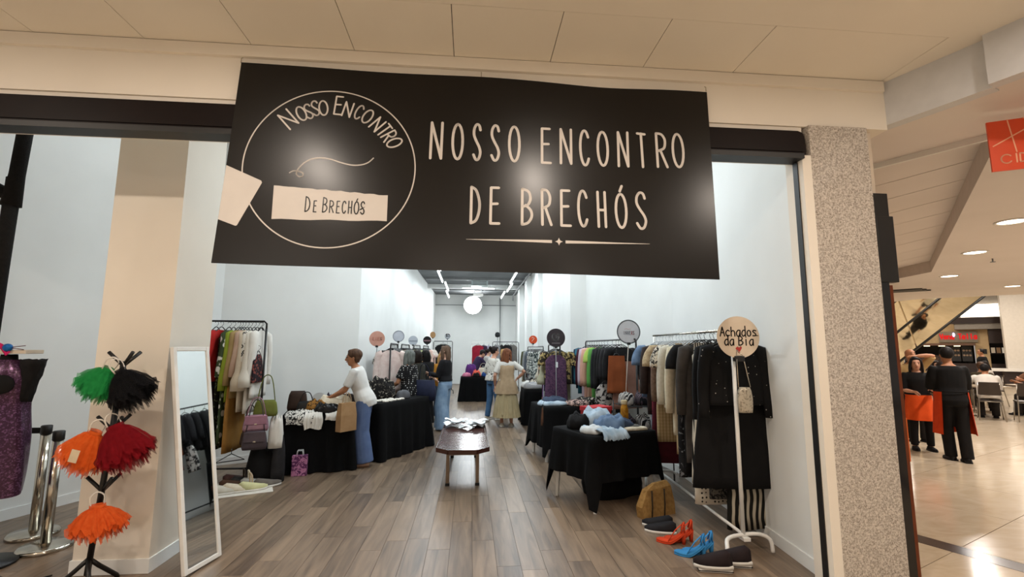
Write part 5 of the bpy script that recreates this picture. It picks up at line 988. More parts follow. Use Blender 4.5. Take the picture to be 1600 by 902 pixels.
    me = remesh(body, vox, 3, 'body'); bm = bmesh.new(); bm.from_mesh(me)
    for i, (a, e, w) in enumerate(arms):                       # hands, fingers and thumb
        d = (w - e).normalized(); n = Vector((-1 if i else 1, 0, 0)) * .6 + Vector((0, .0, .5)); n = (n - d * n.dot(d)).normalized() * -1; xx = d.cross(-n); xx = xx.normalized() * (1 if i else 1)
        vs, fs = hand_mesh(curl); zz = xx.cross(d); Mh = Matrix((xx, d, zz)).transposed().to_4x4(); Mh.translation = w; nv = []
        for v in vs:
            q = v.copy()
            if i == 0: q.x = -q.x
            nv.append(bm.verts.new(Mh @ (q * k)))
        for f in fs:
            g = [nv[j] for j in f]; bm.faces.new(g if i else g[::-1])
    bm.to_mesh(me); bm.free(); link('body', me, skin, t)
    # face
    ey = MB()
    for s_ in (-1, 1): ey.ball(HM @ Vector((s_ * .028, .080, .004)), (.011 * k, .010 * k, .007 * k), 8, 5)
    ey.build('eyes', mat('dark_eyes', '1c1412', pat='flat', rough=.2), t)
    MB().tube([HM @ Vector(p) for p in ((-.022, .086, -.066), (0, .094, -.064), (.022, .086, -.066))], [.003 * k, .006 * k, .003 * k], 6).build('mouth', mat('lips_' + lipc, lipc, pat='flat', rough=.5), t)
    br = MB()
    for s_ in (-1, 1): br.tube([HM @ Vector(p) for p in ((s_ * .014, .092, .024), (s_ * .03, .089, .029), (s_ * .044, .078, .024))], .0035 * k, 5)
    br.build('eyebrows', hairc, t)
    # hair
    if hair != 'bald':
        h = MB(); hb = MB().ball((0, -.022, .03), (.083, .094, .095), 18, 12); hb.v = [HM @ v for v in hb.v]; h.add(hb.v, hb.f)
        def fall(pts, rad): h.tube([HM @ Vector(p) for p in pts], [(r[0] * k, r[1] * k) for r in rad], 14, ref=hm @ X)
        if hair == 'long': fall(((0, -.035, .06), (0, -.07, .0), (0, -.085, -.10), (0, -.085, -.22), (0, -.075, -.36)), ((.075, .05), (.088, .05), (.098, .042), (.09, .035), (.05, .018)))
        if hair == 'shoulder': fall(((0, -.03, .06), (0, -.045, .0), (0, -.055, -.08), (0, -.05, -.16)), ((.075, .06), (.092, .065), (.1, .06), (.08, .035)))
        if hair == 'short': fall(((0, -.03, .05), (0, -.05, -.01), (0, -.05, -.07)), ((.078, .06), (.082, .055), (.06, .03)))
        if hair == 'ponytail': fall(((0, -.1, .05), (0, -.14, .06), (0, -.16, 0), (0, -.15, -.12), (0, -.14, -.2)), ((.02, .02), (.026, .026), (.034, .03), (.03, .026), (.01, .01)))
        if hair == 'bun': fall(((0, -.09, .07), (0, -.13, .09), (0, -.15, .09)), ((.03, .03), (.042, .042), (.02, .02)))
        if hair in ('long', 'shoulder'):
            for s_ in (-1, 1): fall(((s_ * .05, .03, .08), (s_ * .075, .03, .03), (s_ * .086, .02, -.05), (s_ * .088, .01, -.13), (s_ * .085, -.0, -.2)), ((.02, .03), (.02, .035), (.02, .036), (.022, .035), (.012, .02)))
        if hair == 'short':
            hb = MB().ball((0, -.02, .045), (.092, .105, .085), 18, 12); h.add([HM @ v for v in hb.v], hb.f)
        if hair != 'crop':
            fr_ = MB().ball((0, .045, .085), (.062, .04, .03), 12, 8); fr_.v = [HM @ v for v in fr_.v]; h.add(fr_.v, fr_.f)
        link('hair', remesh(h, vox * .9, 2, 'hair'), hairc, t)
    # top garment
    tm, se, hem, loose = top; c = MB(); torso(c, -.11 if hem > .1 else (-.03 if hem > 0 else .05), .48, .016, loose)
    for (a, e, w) in arms:
        L1, L2 = (e - a).length, (w - e).length; tot = (L1 + L2) * se
        pts = [a - (e - a) * .15, a, a.lerp(e, .5)]; rad = [.044 * k, .058 * k * fat, .060 * k * fat + loose * .4]
        if tot <= L1: pts = pts[:2] + [a.lerp(e, tot / L1 * .5), a.lerp(e, tot / L1)]; rad = rad[:2] + [.056 * k + loose * .4, .055 * k + loose * .5]
        else: pts += [e, e.lerp(w, (tot - L1) / L2 * .5), e.lerp(w, (tot - L1) / L2)]; rad += [.050 * k * fat + loose * .4, .048 * k * fat + loose * .3, .037 * k + loose * .3]
        c.tube(pts, rad, 12)
    link('top', remesh(c, vox, 3, 'top'), tm, t)
    # lower garment
    kind, bmt, wd, hz = bottom
    if kind == 'skirt':
        rings = []; n = 64
        for j in range(12):
            q = j / 11; z = (.10 * k + ph.z) * (1 - q) + hz * k * q; rx = (.135 + (wd - .135) * q ** .75) * k; a_ = .02 * q * k
            rings.append([Vector(((rx + a_ * math.sin(9 * a) + a_ * .6 * math.sin(17 * a + 1)) * math.cos(a), ph.y + (rx * .82 + a_ * math.sin(9 * a) + a_ * .6 * math.sin(17 * a + 1)) * math.sin(a), z)) for a in [2 * math.pi * i / n for i in range(n)]])
        MB().loft(rings, cap=False).build('skirt', bmt, t)
    else:
        b_ = MB(); rings = []
        for d, hw, hd_, f in [r for r in TR if r[0] <= .1]:
            cc = sp(d, f); rings.append([cc + X * ((hw + .012) * k * math.cos(a)) + fw * ((hd_ + .012) * k * math.sin(a)) for a in [2 * math.pi * i / 18 for i in range(18)]])
        b_.loft(rings)
        for (a, e, f) in legs:
            end = Vector((f.x, f.y, max(.02, hz * k))) if hz < .3 else a.lerp(e, .8) if hz > .5 else f
            if hz > .5: b_.tube([a, a.lerp(e, .4), end], [.098 * k, .09 * k, .085 * k], 14)
            else: b_.tube([a + Vector((0, 0, .02)), a, a.lerp(e, .5), e, e.lerp(f, .5), end], [.09 * k, .102 * k, (.085 + wd * .3) * k, (.066 + wd * .6) * k, (.056 + wd * .85) * k, (.052 + wd) * k], 14)
        link('trousers', remesh(b_, vox, 3, 'trousers'), bmt, t)
    # shoes
    for i, (a, e, f) in enumerate(legs):
        u_, so = shoe('shoe', '', Vector((f.x, f.y + .045 * k, max(0.0, f.z - .075 * k))), R(8 if i == 0 else -8), None, None, .25 * k, 0, False, parent=t)
        o = u_.build('shoe', shoes[0], t); so.build('sole', shoes[1], o)
    if extra: extra(t, dict(k=k, hc=hc, HM=HM, ph=ph, arms=arms, legs=legs, sp=sp, X=X, fw=fw, sh=sh, up=up))
    return t
SK = [mat('skin_light', 'c8957a', 'bd8a70', 'plain', .55, scale=20), mat('skin_tan', 'a8724f', '9c6846', 'plain', .55, scale=20), mat('skin_pale', 'd0a48c', 'c59981', 'plain', .55, scale=20), mat('skin_brown', '7d4f36', '724630', 'plain', .55, scale=20)]
HR_ = lambda n, a, b2: mat(n, a, b2, 'plain', .6, scale=60, aniso=(1, 1, .08), spec=.2)
h_br = HR_('brown_hair', '3d2a1e', '5c4230'); h_dk = HR_('dark_hair', '17110f', '241a16'); h_gr = HR_('grey_hair', '4c4f4c', '767a75'); h_au = HR_('auburn_hair', '5c3420', '7c4a2e'); h_bl = HR_('blond_hair', '9a7442', 'b58d58'); h_bk = HR_('black_hair', '0c0a0a', '171313'); h_lb = HR_('light_brown_hair', '4a372a', '6b5341')
# 1 woman in a white shirt at the first table
def ex1(t, d):
    k, HM = d['k'], d['HM']; gl = MB()
    for s_ in (-1, 1): gl.tube([HM @ Vector((s_ * .03 + .019 * math.cos(a), .096, .002 + .014 * math.sin(a))) for a in [2 * math.pi * i / 12 for i in range(13)]], .0018, 5); gl.tube([HM @ Vector((s_ * .05, .094, .006)), HM @ Vector((s_ * .074, .0, .012))], .0016, 5)
    gl.build('glasses', M_blackmetal, t)
    w = d['arms'][1][2]; MB().tube([w + Vector((.03 * math.cos(a), -.03, .03 * math.sin(a))) for a in [2 * math.pi * i / 12 for i in range(13)]], .004, 5).build('bracelet', M_chrome, t)
    for f in range(3): MB().tube([d['sp'](.34 - .1 * f, .13), d['sp'](.335 - .1 * f, .135)], .007, 6).build('button', M_whiteplast, t)
person('woman in a white shirt and wide blue trousers bending over the first table', (-1.46, 6.90, 0), 92, 1.64, SK[1], 'short', h_br, (C('white_shirt', 'dcdad6', 'd0ceca'), .42, .2, .010), ('trousers', C('slate_blue_trousers', '5d6f94', '52648a'), .075, .06), (C('beige_flats', 'c9a58f', 'bb9781'), C('tan_sole', '8a6a55')),
       lean=19, hands=[(-.10, .46, .93), (.14, .48, .90)], feet=[(-.10, -.04, .075), (.10, .10, .075)], head=(-20, 4), vox=.011, extra=ex1)
t = thing('paper_bag', 'brown paper shopping bag hanging from the arm of the woman in white', 'shopping bag', (-1.60, 6.48, .53), R(52))
bgp = C('kraft_paper', 'a5835e', '977550'); MB().loft([[(-.125, -.05, 0), (.125, -.05, 0), (.125, .05, 0), (-.125, .05, 0)], [(-.123, -.05, .2), (.123, -.05, .2), (.123, .05, .2), (-.123, .05, .2)], [(-.11, -.03, .36), (.11, -.03, .36), (.11, .03, .36), (-.11, .03, .36)]]).build('body', bgp, t, False)
MB().add([(.1255, -.05, 0), (.128, 0, 0), (.118, 0, .36), (.111, -.03, .36)], [(0, 1, 2, 3)]).build('gusset_fold', bgp, t, False)
for s_ in (-1, 1): MB().tube(smooth_curve([(-.05, s_ * .03, .35), (-.03, s_ * .015, .46), (0, 0, .49), (.03, s_ * .015, .46), (.05, s_ * .03, .35)], 3), .004, 5).build('handle', C('twisted_cord', 'c3a681'), t)
# 2 grey haired woman with a navy tote
person('grey haired woman in black with white dots beside the long black table', (-1.02, 8.40, 0), 58, 1.60, SK[1], 'shoulder', h_gr, (C('black_white_dots_top', '121112', 'd8d6d2', 'dots', scale=30, thr=.2), .38, .2, .03), ('trousers', blk, .07, .05), (C('cream_shoes', 'c9b8a4', 'bbaa96'), sol_w), lean=6, hands=[(-.22, .30, .95), (.2, .28, .88)], head=(-14, 10), vox=.013)
t = thing('tote_bag', 'large navy tote bag on the shoulder of the grey haired woman', 'handbag', (-.76, 8.30, .72), R(58)); nv = C('navy_nylon', '20253c', '191d31')
MB().loft([[(.09 * math.cos(a), .2 * math.sin(a), 0) for a in [2 * math.pi * i / 20 for i in range(20)]], [(.11 * math.cos(a), .22 * math.sin(a), .12) for a in [2 * math.pi * i / 20 for i in range(20)]], [(.06 * math.cos(a), .19 * math.sin(a), .34) for a in [2 * math.pi * i / 20 for i in range(20)]]]).build('body', nv, t)
for s_ in (-1, 1): MB().tube(smooth_curve([(.0, -.13, .33), (-.05, -.09, .55), (-.08, -.02, .62), (-.05, .07, .55), (.0, .13, .33)], 3), [(.012, .004)] * 13, 6).build('strap', C('tan_strap', 'a48f74') if s_ < 0 else nv, t)
# 3-5
person('dark haired woman in dark clothes just behind the grey haired woman', (-.98, 9.25, 0), 50, 1.60, SK[1], 'shoulder', h_dk, (C('dark_olive_top', '23221d', '2c2b25'), .4, .2, .03), ('trousers', blk, .05, .05), (blk, sol_b), lean=8, hands=[(-.1, .36, .92), (.18, .3, .88)], head=(-22, 0), vox=.016)
person('woman dressed all in black with long black hair facing the left racks', (-.93, 10.25, 0), 35, 1.60, SK[1], 'long', h_bk, (C('black_tee', '0f0e0f', '171617'), .42, .2, .03), ('trousers', blk, .07, .04), (C('taupe_shoes', '6b5a4c'), sol_b), lean=5, hands=[(-.16, .32, .90), (.2, .30, .86)], head=(-18, 0), vox=.014)
person('long haired woman in a black top and wide light blue jeans', (-.50, 9.72, 0), 72, 1.68, SK[2], 'long', h_lb, (C('black_long_sleeve', '121114', '1b1a1d'), .98, .0, .016), ('trousers', C('washed_denim', '6d88a6', '8ba3bc', 'denim', scale=7), .10, .03), (C('white_leather', 'cfcac4'), sol_w), lean=0, hands=[(-.1, .30, 1.08), (.17, .26, 1.02)], feet=[(-.1, -.02, .075), (.11, .1, .075)], head=(-4, 0), vox=.012)
person('fair haired girl in a mustard top behind the woman in jeans', (-.68, 11.3, 0), 200, 1.52, SK[2], 'shoulder', h_bl, (C('mustard_top', 'b07a2c', 'a06c22'), .45, .2, .03), ('trousers', denimD, .03, .06), (wht, sol_w), vox=.017, hands=[(-.16, .2, .95), (.16, .2, .95)])
# 6-8
person('dark haired woman in a patterned white blouse and blue jeans', (.53, 11.0, 0), -62, 1.68, SK[0], 'bun', h_dk, (C('white_ink_print', 'd5d1c8', '3b3a3c', 'splash', scale=15, thr=.62), .9, .1, .03), ('trousers', C('blue_jeans', '3f6288', '4e7298', 'denim', scale=8), .01, .07), (C('beige_trainers', 'c2b6a6'), sol_w), lean=2, hands=[(-.17, .16, .95), (.2, .26, .98)], feet=[(-.1, -.08, .075), (.1, .06, .075)], head=(-2, 0), vox=.013)
def ex7(t, d):
    k = d['k']; sp = d['sp']; fwv, X = d['fw'], d['X']; rings = []; n = 40
    for dd, hw, hd_ in ((.44, .115, .08), (.38, .172, .125), (.30, .17, .13), (.2, .155, .125), (.12, .165, .135), (.02, .20, .16), (-.08, .225, .178), (-.20, .245, .19)):
        cc = sp(dd, 0); g = .012 if dd < .1 else .004
        rings.append([cc + X * ((hw + g * math.sin(8 * a)) * k * math.cos(a)) + fwv * ((hd_ + g * math.sin(8 * a)) * k * math.sin(a)) for a in [2 * math.pi * i / n for i in range(n)]])
    MB().loft(rings, cap=False).build('vest', C('beige_linen_vest', 'b29a7c', 'a58d6f', scale=14), t)
    rg = []
    for q, rx, z in ((0, .20, .62), (.5, .245, .4), (1, .29, .20)):
        rg.append([Vector(((rx + .012 * math.sin(21 * a)) * math.cos(a), (rx * .85 + .012 * math.sin(21 * a)) * math.sin(a), z)) * k for a in [2 * math.pi * i / 90 for i in range(90)]])
    MB().loft(rg, cap=False).build('tulle_overskirt', C('cream_tulle', 'b3a27f', 'a4936f', scale=30, aniso=(1, 1, .05)), t)
person('auburn haired woman seen from behind in a beige vest and tulle skirt', (.77, 10.02, 0), -6, 1.63, SK[0], 'long', h_au, (C('white_tee', 'd6d3cc', 'cac7c0'), .42, .0, .012), ('skirt', C('cream_skirt', 'b0a07e', 'a3936f'), .27, .26), (C('off_white_trainers', 'cfc4b2', 'c2b7a5'), sol_w), hands=[(-.25, .04, .84), (.22, .10, .98)], poles=[None, (1, -.35, .0)], head=(0, -24), vox=.012, extra=ex7)
person('fair haired woman half hidden between the two talking women', (.84, 11.6, 0), 60, 1.62, SK[2], 'shoulder', h_bl, (C('rust_top', '8a5a3c', '7a4e33'), .45, .2, .03), ('trousers', denimD, .03, .06), (blk, sol_b), vox=.018)
person('person in purple bending over behind the far table', (.12, 16.1, 0), -70, 1.66, SK[0], 'short', h_dk, (C('deep_purple_top', '2b2038', '35284a'), .95, .2, .03), ('trousers', blk, .03, .06), (blk, sol_b), lean=28, hands=[(-.15, .55, .8), (.15, .55, .8)], vox=.018)
person('dark ponytailed woman in white behind the far table', (.52, 16.4, 0), -80, 1.64, SK[2], 'ponytail', h_dk, (C('chalk_white_top', 'cfcdc8', 'c2c0bb'), .9, .2, .03), ('trousers', denim, .03, .06), (blk, sol_b), lean=10, vox=.018)
# ---------------------------------------------------------------- the concourse to the right
Zc = 3.35
mc = struct('ceiling_mall', MB(), None) if False else None
outer = [(3.18, 3.25), (5.9, -3.35), (24, -3.35), (24, 9.0), (17.1, 13.0), (15.2, 14.8), (15.4, 18.5), (3.2, 18.5)]
hole = [(4.20, 3.20), (10.24, 9.53), (10.5, 11.0), (3.70, 4.05)]
def flat(polys, z, flip=True):
    pts = [Vector((x, y, z)) for p in polys for x, y in p]; tris = tessellate_polygon([[Vector((x, y, 0)) for x, y in p] for p in polys]); mb = MB()
    out = []
    for a, b_, c in tris:
        n = (pts[b_] - pts[a]).cross(pts[c] - pts[a]); out.append((a, b_, c) if (n.z < 0) == flip else (a, c, b_))
    return mb.add(pts, out)
M_mallc = mat('mall_ceiling_paint', 'dcd3cd', 'd6cdc6', 'plain', .6, scale=1.0)
mcl = struct('ceiling_mall', flat([outer, hole], Zc), M_mallc)
rim = MB()
for i in range(4):
    a, b_ = hole[i], hole[(i + 1) % 4]; rim.add([(a[0], a[1], Zc), (b_[0], b_[1], Zc), (b_[0], b_[1], 3.62), (a[0], a[1], 3.62)], [(0, 1, 2, 3)])
rim.build('coffer_side', mat('coffer_side_paint', 'c9bdb4', 'c2b6ad', 'plain', .7), mcl, False)
cof = MB(); 
c0, c1, c2, c3 = [Vector((*p, 0)) for p in hole]
nb_ = 11
for i in range(nb_):          # coffer boards, laid across
    f0, f1 = (i / nb_) ** 1.35, ((i + 1) / nb_) ** 1.35
    L0, L1, R0, R1 = c3.lerp(c2, f0), c3.lerp(c2, f1), c0.lerp(c1, f0), c0.lerp(c1, f1); g = .010
    d = (L1 - L0).normalized() * g; d2 = (R1 - R0).normalized() * g
    MB().prism([(p.x, p.y) for p in (L0 + d, R0 + d2, R1 - d2, L1 - d)], 3.60, 3.615).build('coffer_board', M_mallc, mcl, False)
MB().prism([(p.x, p.y) for p in (c0, c1, c2, c3)], 3.617, 3.63).build('coffer_back', M_dark, mcl, False)
edge_ = MB()
for a, b_ in ((hole[0], hole[3]),): 
    p, q = Vector((*a, 0)), Vector((*b_, 0)); d = (q - p).normalized(); n = Vector((d.y, -d.x, 0)); edge_.prism([(x.x, x.y) for x in (p, q, q + n * .03, p + n * .03)], 3.30, 3.36)
edge_.build('coffer_lip', M_whiteplast, mcl, False)
# bulkhead between the two ceiling levels
u_ = Vector((.38, -.925, 0)); P1 = Vector((3.18, 3.25, 0)); nrm = Vector((.925, .38, 0))
def bulk(a, b_, off, name):
    p, q = P1 + u_ * a + nrm * off, P1 + u_ * b_ + nrm * off
    return struct(name, MB().prism([(x.x, x.y) for x in (p, q, q + nrm * .1, p + nrm * .1)][::-1], 3.34, 3.72), M_white if 'ceiling_bulkhead_side' == name else mat('bulkhead_paint', 'cfd0d2', 'c8c9cb', 'plain', .5))
bulk(0, .66, 0, 'ceiling_bulkhead_left'); bulk(.66, 7.5, -.07, 'ceiling_bulkhead_right')
struct('ceiling_bulkhead_end', MB().box(2.985, 3.2, 3.2, 3.5, 3.30, 3.75), M_beige)
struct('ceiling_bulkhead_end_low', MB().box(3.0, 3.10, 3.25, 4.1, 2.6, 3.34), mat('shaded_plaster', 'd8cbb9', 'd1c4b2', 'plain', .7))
# downlights
DL = ('nearest the orange sign', 'second from the orange sign', 'third, above the waiters', 'at the right edge over the food court')
for i, (x, y) in enumerate(DOWN_B):
    t = thing('ceiling_downlight', 'round glowing downlight in the concourse ceiling, %s' % (DL[i] if i < 4 else ('beyond the right edge, first', 'beyond the right edge, second', 'beyond the right edge, third')[i - 4]), 'ceiling light', (x, y, Zc), 0, 'downlights of the concourse')
    MB().lathe([(.15, -.001), (.185, -.001), (.185, -.012), (.15, -.012), (.15, -.001)], n=24, cap=False).build('trim_ring', M_whiteplast, t); MB().lathe([(.15, -.006), (.001, -.008), (.001, -.002), (.15, -.002)], n=24).build('diffuser', mat('bright_warm_lamp', 'ffeccf', pat='flat', emit=9), t)
for i, (x, y) in enumerate(((9.6, 7.0), (9.9, 8.0))):
    t = thing('sprinkler', 'small sprinkler head under the concourse ceiling, %s one' % ('nearer', 'farther')[i], 'sprinkler', (x, y, Zc)); MB().tube([(0, 0, 0), (0, 0, -.06)], .012, 8).build('stem', M_grey, t); MB().lathe([(.04, -.06), (.04, -.07), (.002, -.07)], n=12).build('deflector', M_grey, t)
t = thing('air_grille', 'dark slotted air grille in the far concourse ceiling', 'air vent', (12.6, 12.6, Zc), R(-45))
for q in range(3): MB().box(-.55 + .1 * q, .4 + .1 * q, -.35 + .26 * q, -.2 + .26 * q, -.03, -.004).build('slot', M_black, t, False)
# hanging orange sign
og = thing('hanging_sign', 'orange hanging sign with pale crossing lines in the concourse', 'sign', (3.80, 3.00, 3.285), 0); og.rotation_euler = (0, 0, R(-28))
MB().box(0, .62, -.008, .008, -.38, 0).build('panel', mat('orange_panel', 'd9491c', 'd5461a', 'plain', .4), og, False)
pal = mat('pale_orange_print', 'eeb08c', 'eaa985', 'plain', .5); k_ = MB()
for pts in (((.115, -.0), (.145, -.25)), ((.02, -.19), (.36, .0)), ((.2, 0), (.36, -.06))): strokes(k_, [pts], .008)
for ch, x in (('C', .085), ('I', .14), ('D', .185), ('A', .255)): glyph(k_, ch, x, -.295, .06 if ch != 'I' else .02, .065, .009)
k_.xf(Matrix.Rotation(R(90), 4, 'X') @ Matrix.Translation((0, 0, .0095))).build('print', pal, og, False)
# black screen and glossy post on the far side of the pillar
sc_ = thing('wall_screen', 'black screen edge standing out beyond the granite pillar', 'screen', (3.0, 3.24, 2.1)); MB().box(.006, .125, -.06, .06, .03, .68, .004).build('casing', M_black, sc_, False); MB().box(.006, .145, -.07, -.01, 0, .5, .004).build('front_bezel', M_black, sc_, False)
ps = thing('shopfront_post', 'glossy dark post with copper edge beside the granite pillar', 'post', (3.0, 3.50, 0))
MB().box(.006, .07, -.32, -.12, 0, 2.1).build('dark_panel', mat('glossy_black', '120e0d', pat='flat', rough=.12), ps, False); MB().box(.07, .105, -.31, -.15, 0, 2.08).build('copper_edge', mat('copper_trim', '7a3f22', '6b351b', 'plain', .3, .5), ps, False)
MB().box(.105, .122, -.30, -.2, .82, 1.12).build('orange_strip', mat('orange_glow', 'd9661f', pat='flat', rough=.4), ps, False)
# ---- backdrop of the food court
Q = Vector((25, 24, 0)); rr_ = Vector((.692, -.722, 0)); nn_ = Vector((-.722, -.692, 0))
QM = Matrix((rr_, -nn_, Vector((0, 0, 1)))).transposed().to_4x4(); QM.translation = Q     # local X right, Y away, Z up
def back(name, r0, r1, z0, z1, m, y0=0.0, y1=.2, label=None, cat=None):
    o = MB().box(r0, r1, y0, y1, z0, z1).build(name, m, None, False); o.matrix_world = QM
    return tag(o, label, cat) if label else tag(o, kind='structure')
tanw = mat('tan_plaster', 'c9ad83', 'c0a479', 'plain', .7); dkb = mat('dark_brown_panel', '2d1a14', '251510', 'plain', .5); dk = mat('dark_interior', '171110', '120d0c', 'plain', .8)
back('wall_food_court', -14, 2.45, 1.95, 7, tanw, 0, .3); back('wall_food_court_right', 1.93, 2.45, 0, 1.95, tanw, 0, .3)
back('wall_food_court_left', -14, -1.0, 0, 1.95, tanw, 0, .3)
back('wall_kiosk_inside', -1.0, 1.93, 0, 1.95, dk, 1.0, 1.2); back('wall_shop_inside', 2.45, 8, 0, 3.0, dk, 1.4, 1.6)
back('ceiling_food_court_far', -14, 12, 4.9, 5.0, mat('grey_soffit', '9a948c', '918b83', 'plain', .7), -10, .3)
back('ceiling_food_court_soffit', 1.2, 8, 2.72, 3.02, mat('grey_soffit', '9a948c'), -.6, 0.0)
back('trim_6', 1.0, 8, 3.0, 3.32, dkb, -.7, -.5); back('wall_food_court_upper', 1.0, 8, 3.3, 5, mat('grey_soffit', '9a948c'), -.2, .1)
o = back('light_panel', 1.5, 3.4, 3.36, 4.0, mat('lit_panel', 'fff1dc', pat='flat', emit=3.5), -.45, -.25, 'wide bright light panel above the food court shops', 'light panel')
kb = thing('kiosk', 'dark food kiosk counter beneath the red sign', 'kiosk'); kb.matrix_world = QM
MB().box(-1.0, 1.9, -.2, .5, 0, .95).build('counter', dkb, kb, False); MB().box(-1.0, 1.93, -.5, .0, 1.88, 2.0).build('canopy', mat('canopy_brown', '6b4a35', '5d3f2c', 'plain', .5), kb, False)
for i in range(4): MB().box(-.7 + .6 * i, -.45 + .6 * i, -.4, -.3, 1.84, 1.875).build('lamp_strip', mat('warm_strip', 'ffd9a0', pat='flat', emit=5), kb, False)
for i in range(2):
    mb_ = MB().box(.95 + .45 * i, 1.35 + .45 * i, .2, .25, 1.05, 1.85).build('menu_board', M_black, kb, False)
    for j in range(6): MB().lathe([(.05, 0), (.05, .01), (.002, .01)], n=12).xf(Matrix.Translation((1.03 + .45 * i + .12 * (j % 3), .2, 1.62 - .25 * (j // 3))) @ Matrix.Rotation(R(90), 4, 'X')).build('plate_picture', mat('plate_print', 'b9a288', '8a6a50', 'plain', .5), mb_, False)
MB().box(-.95, .9, .3, .9, 1.0, 1.35).build('shelf', mat('shelf_goods', '5a3a26', '1b120e', 'splash', .6, scale=9), kb, False)
rs = thing('red_sign', 'red lettered shop sign with a pale blue light above the kiosk', 'sign'); rs.matrix_world = QM
MB().box(.55, 2.05, -.12, -.02, 2.05, 2.62).build('panel', mat('greige_panel', '8d7f6b', '837561', 'plain', .5), rs, False)
k_ = MB(); word(k_, 'Vena Tella', .60, 2.36, .115, .03, .26, .055); k_.v = [Vector((v.x, -.13, v.y)) for v in k_.v]; k_.build('lettering', mat('red_neon', 'c01016', pat='flat', emit=.8), rs, False)
MB().ball((1.15, -.16, 2.45), (.05, .03, .11)).build('blue_lamp', mat('blue_lamp', 'c9c4ff', pat='flat', emit=3), rs)
t = thing('dark_shop', 'dark brown shopfront with lit shelves right of the beige pier', 'shopfront'); t.matrix_world = QM
MB().box(2.45, 8, -.3, 0, 2.0, 2.75).build('fascia', dkb, t, False); MB().box(2.5, 8, .4, 1.0, 1.45, 1.5).build('shelf', dkb, t, False)
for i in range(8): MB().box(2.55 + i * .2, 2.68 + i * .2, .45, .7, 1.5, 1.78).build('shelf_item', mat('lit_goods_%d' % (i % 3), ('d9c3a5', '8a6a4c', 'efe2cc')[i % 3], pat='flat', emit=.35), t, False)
MB().box(2.45, 8, -.2, .3, 0, .95).build('counter', dkb, t, False)
for i, (a, z0, z1) in enumerate(((2.02, 1.45, 1.7), (2.2, 1.45, 1.7), (2.12, 1.2, 1.32))): back('picture_frame', a, a + .14, z0, z1, M_black, -.03, -.002, ('left small black frame on the beige pier', 'right small black frame on the beige pier', 'small black box under the frames on the beige pier')[i], 'frame')
t = thing('white_column', 'broad white column above a white counter at the right edge', 'column'); t.matrix_world = QM
MB().box(2.75, 6, -3.2, -2.5, .8, 5).build('shaft', mat('column_white', 'd9d3c8', 'd1cbc0', 'plain', .5), t, False); MB().box(2.1, 6, -3.4, -2.4, .68, .8).build('counter_top', M_whiteplast, t, False); MB().box(2.6, 6, -3.2, -2.5, 0, .68).build('base', dkb, t, False)
for i, (x, y) in enumerate(FILL_C):  # fixtures for the added food court fill lamps
    t = thing('ceiling_downlight', 'round added fill lamp in the high food court ceiling, %s from the escalator' % ('first', 'second', 'third', 'fourth', 'fifth')[i], 'ceiling light', (x, y, 4.90), 0, 'added fill lamps of the food court')
    MB().lathe([(.28, -.001), (.34, -.001), (.34, -.02), (.28, -.02), (.28, -.001)], n=24, cap=False).build('trim_ring', M_whiteplast, t); MB().lathe([(.28, -.012), (.001, -.014), (.001, -.004), (.28, -.004)], n=24).build('diffuser', MATS['bright_warm_lamp'], t)
# escalator with mirrored panels
F1, F2 = Vector((20.07, 16.59, 3.80)), Vector((18.18, 18.57, 1.23)); asc = (F1 - F2).normalized(); wv = Vector((nn_.x * 1.5, nn_.y * 1.5, 2.35)); wv = wv - asc * wv.dot(asc) * .35
es = thing('escalator', 'escalator side clad in mirror panels rising to the right', 'escalator', F2)
mir = mat('smoked_mirror', 'cfc6b0', pat='flat', rough=.06, metal=1.0); Ln = 6.5
nE = asc.cross(wv).normalized()
for a0, a1 in ((-2.5, .7), (.7, Ln)):
    for b0, b1 in ((.02, .48), (.52, .98)):
        p = [asc * (a0 + .03) + wv * b0, asc * (a1 - .03) + wv * b0, asc * (a1 - .03) + wv * b1, asc * (a0 + .03) + wv * b1]; MB().add(p + [q - nE * .05 for q in p], [(0, 1, 2, 3), (7, 6, 5, 4)] + [(i, i + 4, (i + 1) % 4 + 4, (i + 1) % 4) for i in range(4)]).build('mirror_panel', mir, es, False)
for b0 in (0, .5, 1): MB().tube([asc * -2.6 + wv * b0, asc * Ln + wv * b0], .05, 6).build('trim', M_black, es)
# chairs and diners
fr_m = mat('chair_frame', '9c9488', '8c8478', 'plain', .3, .7); seat_m = mat('dark_chair_shell', '2a2018', '33271d', 'plain', .45)
def chair(label, x, y, rz):
    t = thing('cafe_chair', label, 'chair', (x, y, 0), R(rz), 'food court chairs')
    MB().box(-.21, .21, -.2, .2, .44, .465, .01).build('seat', seat_m, t, False)
    MB().loft([[(-.2 + .01 * j, -.2 - .05 * j / 3, .58 + .1 * j), (0, -.235 - .05 * j / 3, .58 + .1 * j), (.2 - .01 * j, -.2 - .05 * j / 3, .58 + .1 * j), (.2 - .01 * j, -.185 - .05 * j / 3, .58 + .1 * j), (0, -.22 - .05 * j / 3, .58 + .1 * j), (-.2 + .01 * j, -.185 - .05 * j / 3, .58 + .1 * j)] for j in range(4)]).build('backrest', seat_m, t, False)
    for sx in (-1, 1):
        MB().tube([(sx * .19, .19, .44), (sx * .22, .22, 0)], .012, 8).build('leg', fr_m, t); MB().tube([(sx * .18, -.2, .85), (sx * .19, -.19, .46), (sx * .22, -.26, 0)], .012, 8).build('leg', fr_m, t)
    MB().tube([(-.2, -.2, .43), (.2, -.2, .43)], .01, 6).build('cross_bar', fr_m, t)
    return t
